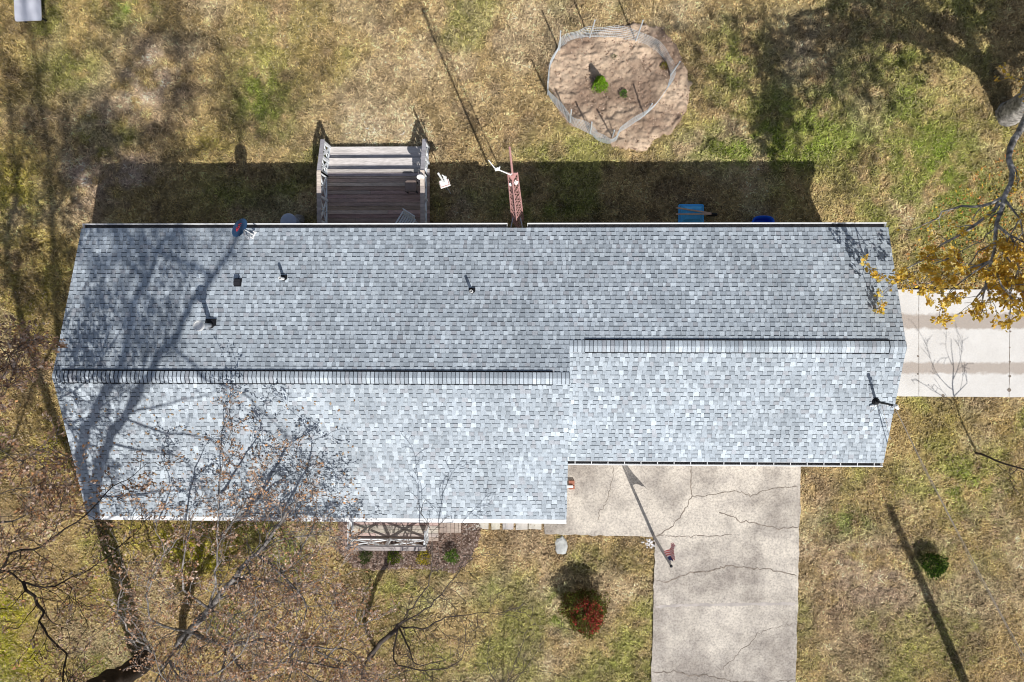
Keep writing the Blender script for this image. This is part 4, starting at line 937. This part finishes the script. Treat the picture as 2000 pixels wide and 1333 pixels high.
shrub('lawn_shrub', 'small green shrub with shade-darkened leaves and a black shadow on the right lawn', 1814, 1097, .42, .62, 2600, [(.03, .06, .01), (.05, .10, .015), (.02, .04, .008), (.12, .24, .02)], 13, .06, cat='shrub')  # near-black leaf tones: the shrub's shadow put into its foliage colour
for k, (px, py, pal, r_, lab) in enumerate([(717,1083,[(.05,.08,.02),(.08,.11,.03)],.24,'dull dark green shrub furthest left in the bed below the porch'),
  (772,1084,[(.16,.22,.03),(.25,.30,.03),(.07,.11,.02)],.26,'green shrub with yellow tips in the porch bed, second from left'),
  (829,1085,[(.44,.36,.03),(.55,.44,.04),(.20,.20,.03)],.27,'golden yellow shrub in the porch bed'),
  (884,1083,[(.10,.20,.03),(.15,.27,.03),(.06,.12,.02)],.26,'compact bright green shrub at the right end of the porch bed')]):
    shrub('bed_shrub', lab, px, py, r_, .42, 700, pal, 20+k, .05, group='shrubs in the bed below the porch')

# ------------------------------------------------------------------ trees
class Tree:
    def __init__(s, seed): s.rr = random.Random(seed); s.big = MB(); s.tw = MB(); s.leaf = []; s.ldir = []; s.seed = seed
    def limb(s, pts, r0, r1, n=7, spawn=None, jit=.06):
        """pts: 3-D points; smooth, wobble, tube; spawn=(every, length, depth, leafn, upbias)"""
        P = [np.array(p, float) for p in pts]; Q = []
        for i in range(len(P)-1):
            a = P[max(i-1, 0)]; b = P[i]; c = P[i+1]; d = P[min(i+2, len(P)-1)]; k_ = max(2, int(np.linalg.norm(c-b)/.35))
            for k in range(k_):
                t = k/k_; Q.append(.5*((2*b)+(-a+c)*t+(2*a-5*b+4*c-d)*t*t+(-a+3*b-3*c+d)*t**3)+(np.array([s.rr.gauss(0, jit) for _ in range(3)])*.5 if (i or k) else 0))
        Q.append(P[-1]); m = len(Q); R = [r0+(r1-r0)*(i/(m-1))**.8 for i in range(m)]
        R = [q*s.rr.uniform(.92, 1.08) for q in R]; s.big.tube(Q, R, n)
        if spawn:
            ev, ln, dep, lf, upb = spawn; acc = 0
            for i in range(1, m):
                acc += np.linalg.norm(Q[i]-Q[i-1])
                if acc > ev:
                    acc = 0; d = Q[i]-Q[i-1]; d /= np.linalg.norm(d)+1e-9; s.sub(Q[i], d, min(R[i]*.5, .035), ln*s.rr.uniform(.5, 1.2)*(1-.35*i/m), dep, lf, upb)
            s.sub(Q[-1], (Q[-1]-Q[-2])/(np.linalg.norm(Q[-1]-Q[-2])+1e-9), R[-1], ln*.9, dep, lf, upb, straight=True)
        return Q
    def sub(s, p, d, r, L_, dep, lf, upb, straight=False):
        rr = s.rr
        if not straight:
            v = np.array([rr.gauss(0, 1), rr.gauss(0, 1), rr.gauss(0, .7)]); v -= d*v.dot(d); v /= np.linalg.norm(v)+1e-9
            an = math.radians(rr.uniform(28, 62)); d = d*math.cos(an)+v*math.sin(an)
        d = d+np.array([0, 0, upb]); d /= np.linalg.norm(d); n = max(2, int(L_/.17)); st = L_/n; Q = [p]; D = [d]
        for i in range(n):
            d = d+np.array([rr.gauss(0, .16), rr.gauss(0, .16), rr.gauss(0, .10)+upb*.15]); d /= np.linalg.norm(d); Q.append(Q[-1]+d*st); D.append(d)
        s.tw.tube(Q, [max(.0075, r*(1-.7*i/n)) for i in range(n+1)], 4 if r > .012 else 3, cap=False)
        if dep > 0:
            for i in range(1, n+1):
                if rr.random() < .8: s.sub(Q[i], D[i], max(.004, r*.55), L_*rr.uniform(.35, .62), dep-1, lf, upb*.7)
        if dep <= 1:
            for i in range(1, n+1):
                k = lf*(2 if i == n else 1); k = int(k)+(rr.random() < k-int(k))
                for _ in range(k): s.leaf.append(Q[i]+np.array([rr.gauss(0, .045) for _ in range(3)])); s.ldir.append(D[i]+np.array([0, 0, -.35]))
    def build(s, name, label, cat, base, pal, lsize, bark='bark', group=None, aspect=.6, lm='leaf'):
        root = thing(name, label, cat, base, group=group); o = [float(q) for q in base]
        s.big.build('trunk', MT[bark], root, off=o, smooth=True)
        if s.tw.v: s.tw.build('branches', MT[bark], root, off=o)
        if s.leaf: leafmesh('crown', s.leaf, lsize, pal, root, s.seed, off=o, aspect=aspect, dirs=np.array(s.ldir), m=lm)
        return root
def shp(px, py, y0, kk, roof_=False):
    """a limb point whose shadow falls where the photograph shows it; the limb rises in the plane y = y0 + kk*z"""
    P = roofz(px, py) if roof_ else W(px, py); z = (P[1]-y0+SH[1]*P[2])/(SH[1]+kk); dz = z-P[2]
    return np.array([P[0]-SH[0]*dz, P[1]-SH[1]*dz, z])
MT['bark2'] = mat('pale flaking bark', (.20, .185, .175), .9, var=.55, vscale=2.5, fine=.45, fscale=10, bump=.02, bscale=16, spec=.1)
MT['shadebark'] = mat('furrowed bark with painted shade', (.045, .036, .03), .95, var=.4, vscale=3, bump=.03, bscale=14, spec=.05)  # the trunk's shaded side is put into this bark colour
MT['bark3'] = mat('pale grey bark', (.30, .285, .27), .9, var=.55, vscale=2.5, fine=.45, fscale=10, bump=.02, bscale=16, spec=.1)
MT['twig'] = mat('dark thin bark', (.075, .062, .055), .95, var=.3, vscale=6, spec=.1)
TAN = [(.50, .32, .21), (.40, .25, .16), (.60, .43, .32), (.30, .19, .13), (.68, .53, .43), (.54, .29, .14)]

# 1: the big tree whose trunk leaves the frame bottom-left; its limbs throw the shadows over roof and side lawn
b1 = W(284, 1288); y0 = b1[1]; k1 = .22
t = Tree(101); fk = shp(205, 1035, y0, k1)
t.limb([b1-[0, 0, .2], b1+[-.02, .05, 1.2], (b1+fk)/2+[0, 0, .3], fk], .42, .33, 12)
S = lambda *a: shp(a[0], a[1], y0, k1, a[2] if len(a) > 2 else False)
sp = (1.0, 2.4, 2, 1.4, .12)
t.limb([fk, S(150,880), S(117,660), S(105,500), S(102,420), S(98,333), S(80,200), S(60,60)], .24, .06, 9, sp)
t.limb([fk, S(112,830), S(62,690), S(25,560), S(12,470), S(30,400), S(36,333), S(60,220), S(90,100)], .22, .05, 9, sp)
C_ = [fk, S(178,985,True), S(160,880,True), S(198,780,True), S(245,690,True), S(260,600,True), S(290,540,True), S(320,470,True)]
t.limb(C_, .24, .07, 9, sp)
D_ = [fk, S(186,960,True), S(210,870,True), S(240,815,True), S(288,735,True), S(324,678,True), S(356,622,True), S(378,590,True), S(412,550,True), S(446,492,True), S(470,450,True), S(470,250)]
t.limb(D_, .22, .06, 9, sp)
for ln in ([(240,815),(295,796),(337,786),(400,773)],[(240,815),(325,846),(410,856),(450,900)],[(215,865),(287,883),(350,891),(380,930)],[(182,971),(275,963),(375,956)],
           [(325,660),(410,743),(462,761),(497,791),(540,830)],[(160,880),(130,820),(122,780)],[(290,560),(240,500),(180,500)]):
    t.limb([S(*q, True) for q in ln], .055, .02, 6, (.8, 1.3, 1, 1.2, .05))
t.limb([S(98,333), S(150,250), S(220,180), S(300,60)], .09, .03, 6, (.4, 2.4, 2, 3.2, .05)); t.limb([S(420,540,True), S(300,330), S(440,270), S(530,210)], .07, .02, 6, (.35, 1.9, 2, 3.2, .05))
t.limb([S(36,333), S(20,240), S(10,120)], .08, .03, 6, (.4, 2.2, 2, 3.2, .05)); t.limb([S(102,420), S(190,300), S(330,230), S(350,130)], .08, .03, 6, (.4, 2.2, 2, 3.2, .05))
# low limbs of the same tree that reach back into the picture
t.limb([W(-160,1420,6), W(-60,1200,7), W(0,1112,7.6), W(45,1136,7.8), W(90,1148,8), W(120,1137,8.2), W(175,1112,8.4), W(230,1070,8.6)], .05, .012, 7, (.25, 1.2, 2, 1.2, 0))
t.limb([W(45,1136,7.8), W(70,1170,7.9), W(83,1192,8), W(80,1215,8), W(95,1245,8.1), W(128,1278,8.2), W(122,1340,8.3)], .045, .02, 6, (.25, 1.0, 2, 1.2, 0))
t.limb([W(-60,1200,7), W(20,1090,7.8), W(80,1065,8.2), W(110,1045,8.4), W(170,1005,8.8), W(210,960,9)], .05, .012, 6, (.22, 1.2, 2, 1.6, 0))
t.build('shade_tree', 'tall forked tree whose shade-dark trunk leaves the bottom left corner and shades the roof', 'tree', b1, TAN, .09, 'shadebark')

# 2: leaning brown-leaved tree in front of the house
t = Tree(202); b2 = W(345, 1262); sp = (.13, 1.15, 2, 1.9, .04)
A = [b2-[0, 0, .1], W(372,1234,1.50), W(410,1190,3.00), W(455,1128,3.88), W(500,1082,4.50), W(535,1040,4.94), W(570,985,5.31)]
t.limb(A[:3], .15, .12, 9); t.limb(A[2:], .12, .03, 9, sp)
t.limb([W(410,1190,3.00), W(424,1120,3.70), W(426,1050,4.32), W(424,1000,4.63), W(432,930,4.94), W(440,865,5.18)], .045, .010, 7, sp)
t.limb([W(455,1128,3.88), W(530,1130,4.44), W(585,1080,4.87), W(620,1000,5.18), W(600,930,5.37)], .05, .010, 7, sp)
t.limb([W(372,1234,1.50), W(440,1262,3.00), W(520,1250,3.88), W(600,1262,4.44), W(680,1270,4.81)], .09, .015, 7, sp)
t.limb([W(440,1262,3.00), W(500,1333,3.57), W(560,1290,4.19), W(620,1300,4.69), W(690,1310,4.94)], .05, .015, 6, sp)
t.limb([W(372,1234,1.50), W(330,1290,3.00), W(400,1320,3.94), W(470,1280,4.50), W(500,1190,4.94)], .06, .015, 6, sp)
t.limb([W(500,1082,4.50), W(560,1130,4.94), W(600,1190,5.18), W(580,1240,5.31)], .05, .015, 6, sp)
t.limb([W(410,1190,3.00), W(360,1150,3.82), W(360,1080,4.44), W(390,980,4.94)], .05, .012, 6, (.3, .9, 2, 3, .04))
t.limb([W(440,1262,3.00), W(420,1350,3.82), W(330,1340,4.56), W(300,1270,4.94)], .05, .012, 6, sp)
for ln in ([W(300,1275,2), W(250,1230,3.2), W(230,1180,4), W(250,1110,4.8)], [W(372,1234,1.5), W(300,1215,3), W(290,1150,4), W(320,1080,4.9), W(300,1020,5.3)], [W(440,1262,3), W(470,1220,3.8), W(540,1180,4.6), W(620,1135,5.2)],
           [W(420,1350,3.2), W(480,1360,3.9), W(560,1350,4.6), W(640,1335,5)], [W(330,1290,2.6), W(300,1340,3.4), W(380,1360,4.3)], [W(560,1290,4), W(610,1240,4.6), W(650,1200,5)], [W(428,1050,4.3), W(470,1000,4.8), W(510,930,5.2)], [W(620,1300,4.4), W(690,1230,5)]):
    t.limb(ln, .045, .010, 6, sp)
for ln in ([W(520,1250,3.9), W(560,1200,4.4), W(640,1180,4.8)], [W(560,1290,4), W(640,1340,4.6), W(700,1330,4.9)], [W(455,1128,3.9), W(500,1150,4.4), W(560,1110,4.9), W(608,1080,5.2)], [W(530,1130,4.4), W(580,1150,4.8), W(640,1165,5)], [W(500,1082,4.5), W(560,1050,4.9), W(612,1045,5.2)],
           [W(420,1350,3.2), W(470,1310,3.9), W(540,1320,4.5)], [W(410,1190,3), W(460,1200,3.9), W(520,1170,4.6)], [W(330,1290,2.6), W(360,1330,3.6), W(440,1345,4.3)], [W(600,1262,4.4), W(660,1290,4.8)]):
    t.limb(ln, .035, .010, 6, sp)
t.build('leaning_tree', 'leaning tree full of brown curled leaves spreading over the front roof edge', 'tree', b2, TAN, .085, 'bark2')

# 3: leafless small tree, 4: bare saplings on the lower lawn
t = Tree(303); b3 = W(735, 1265); sp = (.22, .8, 2, 0, .06); f3 = W(778, 1222, 1.9)
t.limb([b3-[0, 0, .1], W(716,1290,0.90), W(745,1255,1.40), f3], .085, .07, 8)
for ln in ([f3, W(800,1195,2.55), W(835,1140,3.77), W(845,1090,4.83), W(843,1040,5.52)], [f3, W(830,1190,2.72), W(870,1150,3.95), W(900,1110,5.00), W(925,1090,5.52)],
           [f3, W(825,1228,2.55), W(870,1205,3.77), W(930,1200,4.83), W(985,1195,5.52)],
           [f3, W(800,1270,2.55), W(815,1300,3.60), W(870,1290,4.65)], [f3, W(770,1290,2.37), W(830,1310,3.60), W(900,1290,4.65), W(910,1240,5.35)], [W(716,1290,0.90), W(705,1330,1.60), W(740,1333,2.37), W(800,1310,3.77)]):
    t.limb(ln, .032, .008, 6, sp, jit=.04)
t.build('bare_tree', 'small leafless tree with dark fanning branches left of the red bush', 'tree', b3, TAN, .05, 'twig')
t = Tree(304); b4 = W(985, 1352); sp = (.3, .6, 1, .04, .1)
for ln in ([b4, W(1003,1300,1.0), W(1020,1255,1.7), W(1034,1215,2.2)], [b4, W(1030,1300,1.1), W(1055,1262,1.8), W(1085,1235,2.2)], [b4, W(1000,1322,1), W(1050,1310,1.8), W(1100,1322,2.3)], [b4, W(955,1310,1.2), W(955,1262,2), W(960,1220,2.5)]):
    t.limb(ln, .02, .006, 5, sp, jit=.03)
t.build('bare_sapling', 'thin leafless sapling at the bottom edge below the red bush', 'sapling', b4, TAN, .04, 'twig')
# 5: sapling on the right with its shadow over the side driveway
t = Tree(305); b5 = W(1906, 886); sp = (.3, .75, 1, .25, .2)
q = lambda px, py: shp(px, py, b5[1], -.03)
t.limb([b5-[0, 0, .1], q(1885,835), q(1866,790), q(1858,750), q(1856,700), q(1855,660)], .045, .01, 7)
for ln in ([q(1866,790), q(1830,765), q(1805,750)], [q(1862,770), q(1885,745), q(1878,715)], [q(1860,760), q(1835,740), q(1815,700), q(1808,675)], [q(1858,740), q(1872,700), q(1878,680)], [q(1857,710), q(1845,680)]):
    t.limb(ln, .016, .005, 5, sp, jit=.03)
t.build('slim_sapling', 'slim bare sapling on the right lawn leaning out of the frame', 'sapling', b5, TAN, .045, 'twig')

# 6: the yellow tree on the right
YEL = [(.78, .54, .07), (.84, .62, .12), (.66, .42, .05), (.85, .68, .20), (.70, .44, .08)]
t = Tree(606); b6 = W(1968, 222); y6 = b6[1]; S = lambda px, py, k: shp(px, py, y6, k)
f6 = S(1925, 138, .05)
t.limb([b6-[0, 0, .2], b6+[.02, -.02, .5], f6], .48, .38, 14)
sp = (.9, 2.0, 2, 1.3, .1)
t.limb([f6, S(1878,108,-.1), S(1838,88,-.2), S(1790,72,-.32), S(1740,66,-.42), S(1640,64,-.5), S(1560,65,-.57), S(1500,66,-.6)], .26, .07, 9)
t.limb([S(1838,88,-.2), S(1780,40,-.4), S(1700,-40,-.4), S(1640,-100,-.4)], .12, .05, 9, (1.0, 2.0, 2, .8, .1))
t.limb([f6, S(1895,90,-.15), S(1872,20,-.4), S(1850,-60,-.4), S(1840,-160,-.4)], .08, .04, 9, (.7, 2.2, 2, 2, .1))
t.limb([f6, S(1968,105,-.15), S(2020,60,-.4), S(2080,20,-.4)], .16, .05, 8, (.5, 2.2, 2, 4, .1))
t.limb([f6, S(1940,95,-.15), S(1965,50,-.4), S(1990,-20,-.4), S(2020,-120,-.4)], .08, .04, 9, (.6, 2.2, 2, 2.5, .1))
v = [W(2030,180,5.6), W(1998,245,6.4), W(1975,290,7), W(1974,335,7.2), W(1962,385,7.4), W(1948,430,7.5), W(1948,470,7.5), W(1936,510,7.4), W(1925,560,7.3)]
t.limb([S(1838,88,-.2)+[.6, .2, .3]]+v, .15, .03, 8, (1.2, .8, 1, .8, 0))
sp2 = (.20, .62, 2, 3.2, 0.0)
t.limb([W(1962,385,7.4), W(1940,398,7.4), W(1900,402,7.2), W(1855,410,7), W(1830,422,6.8), W(1808,437,6.6)], .05, .012, 7, (.5, .45, 1, .3, 0))
t.limb([W(1952,395,7.4), W(1925,425,7.2), W(1880,455,6.8), W(1840,480,6.0), W(1800,510,5.3), W(1770,530,4.6), W(1745,555,4.2)], .05, .012, 7, (.55, .6, 1, .7, 0))
t.limb([W(1745,555,4.2), W(1722,535,4.1), W(1698,520,4.0)], .014, .006, 5, (.2, .22, 1, 2.4, 0)); t.limb([W(1745,555,4.2), W(1728,575,4.1), W(1722,590,4.0)], .014, .006, 5, (.2, .25, 1, 2.4, 0))
t.limb([W(1770,530,4.6), W(1775,548,4.5), W(1800,552,4.6)], .02, .006, 5, (.2, .45, 1, 3, 0)); 
for ln in ([W(1948,440,7.50), W(1990,470,8.10), W(2040,500,8.50)], [W(1948,470,7.50), W(1985,520,7.90), W(2020,570,8.20)], [W(1936,510,7.40), W(1895,535,7.00), W(1865,560,6.60), W(1850,578,6.30)],
           [W(1925,560,7.30), W(1910,580,7.00), W(1895,595,6.80)], [W(1936,510,7.40), W(1960,560,7.70), W(1985,590,7.50)], [W(1962,390,7.90), W(1990,430,8.00), W(2010,480,8.40)],
           [W(1925,560,7.30), W(1938,580,7.00), W(1928,592,6.90)], [W(1936,510,7.40), W(1900,520,7.00), W(1850,540,6.50)], [W(1990,520,7.90), W(1980,550,7.80), W(1975,580,7.70)], [W(1960,450,8.00), W(1985,490,7.90), W(1990,540,7.80)]):
    t.limb(ln, .035, .008, 6, sp2)
for ln in ([W(1948,430,7.50), W(1930,460,7.20), W(1900,480,6.90), W(1860,500,6.50)], [W(1948,470,7.50), W(1915,490,7.00), W(1880,530,6.60), W(1830,548,6.10)], [W(1990,430,8.00), W(1975,460,7.80), W(1960,520,7.60)], [W(2010,480,8.40), W(1990,500,7.80), W(1965,540,7.50)],
           [W(2040,440,8.50), W(2000,455,8.30), W(1975,480,7.70)], [W(2040,540,8.50), W(2000,550,8.10), W(1970,560,7.40)], [W(1860,500,6.50), W(1830,515,6.20), W(1790,530,5.70)], [W(2040,500,8.40), W(2005,520,8.10), W(1985,535,7.50)]):
    t.limb(ln, .022, .008, 5, (.17, .50, 2, 3.0, 0))
for ln in ([f6, S(1895,90,.05), S(1872,20,.1), S(1850,-60,.1)], [f6, S(1940,95,.1), S(1965,50,.1), S(1990,-20,.2)], [f6, S(1858,100,.0), S(1840,80,.0), S(1822,40,.0), S(1770,2,.0), S(1700,-40,0)]):
    t.limb(ln, .23, .09, 9)
# crown beyond the right edge of the picture: it throws the dappled shade on the back lawn
for ln in ([S(1640,64,-.5), W(2080,360,8), W(2150,500,9), W(2200,620,9.5)], [W(2090,220,6.5), W(2190,270,8), W(2270,400,9), W(2350,520,9.5)], [W(2150,190,7), W(2300,180,8), W(2450,250,9), W(2550,380,9.5)]):
    t.limb(ln, .10, .02, 7, (.6, 1.9, 2, 2.4, .02))
HT = lambda px, py, z: np.array([W(px, py)[0]-SH[0]*z, W(px, py)[1]-SH[1]*z, z])  # unseen high limbs, added and placed so their leaves dapple the lawn with shade
for ln in ([HT(1830,75,5), HT(1760,60,8), HT(1650,95,11), HT(1500,110,12), HT(1380,85,12.6)], [HT(1760,60,8), HT(1690,140,11), HT(1600,190,12), HT(1500,225,12.5), HT(1400,215,12.8)], [HT(1690,140,11), HT(1700,230,12), HT(1650,320,12.5)],
           [HT(1760,60,8), HT(1640,40,11.5), HT(1480,35,12.6), HT(1350,50,13)], [HT(1600,190,12), HT(1540,270,12.5), HT(1470,275,12.8)], [HT(1650,95,11), HT(1560,150,12), HT(1440,160,12.8)]):
    t.limb(ln, .07, .02, 6, (.55, 1.25, 2, 1.9, .02))
t.build('yellow_tree', 'large tree with golden yellow leaves overhanging the right end of the roof', 'tree', b6, YEL, .11, 'bark3', aspect=.8, lm='yleaf')

# 7: neighbouring tree at the left edge, only its leafy tips in the picture
t = Tree(707); b7 = W(-330, 760); sp = (.18, 1.2, 2, 2.8, 0)
t.limb([b7-[0, 0, .1], b7+[.1, 0, 2.5], W(-420,790,5)], .2, .14, 9)
for ln in ([W(-420,790,5), W(-200,790,6.3), W(-60,760,7), W(-10,730,7.3), W(15,700,7.6)], [W(-420,790,5), W(-200,840,6.3), W(-60,820,7), W(10,770,7.4)], [W(-420,790,5), W(-220,900,6.5), W(-60,900,7.2), W(0,880,7.5), W(30,905,7.7), W(60,890,7.9)], [W(-420,790,5), W(-180,950,6.6), W(-50,980,7.3), W(20,960,7.7), W(70,950,7.9)], [W(-200,790,6.3), W(-80,680,7), W(-10,660,7.4)], [W(-60,980,7.3), W(0,1020,7.6), W(60,1000,7.9)]):
    t.limb(ln, .05, .01, 6, sp)
t.build('edge_tree', 'tree beyond the left edge with brown leafy branch tips reaching in', 'tree', b7, TAN, .10, 'bark')
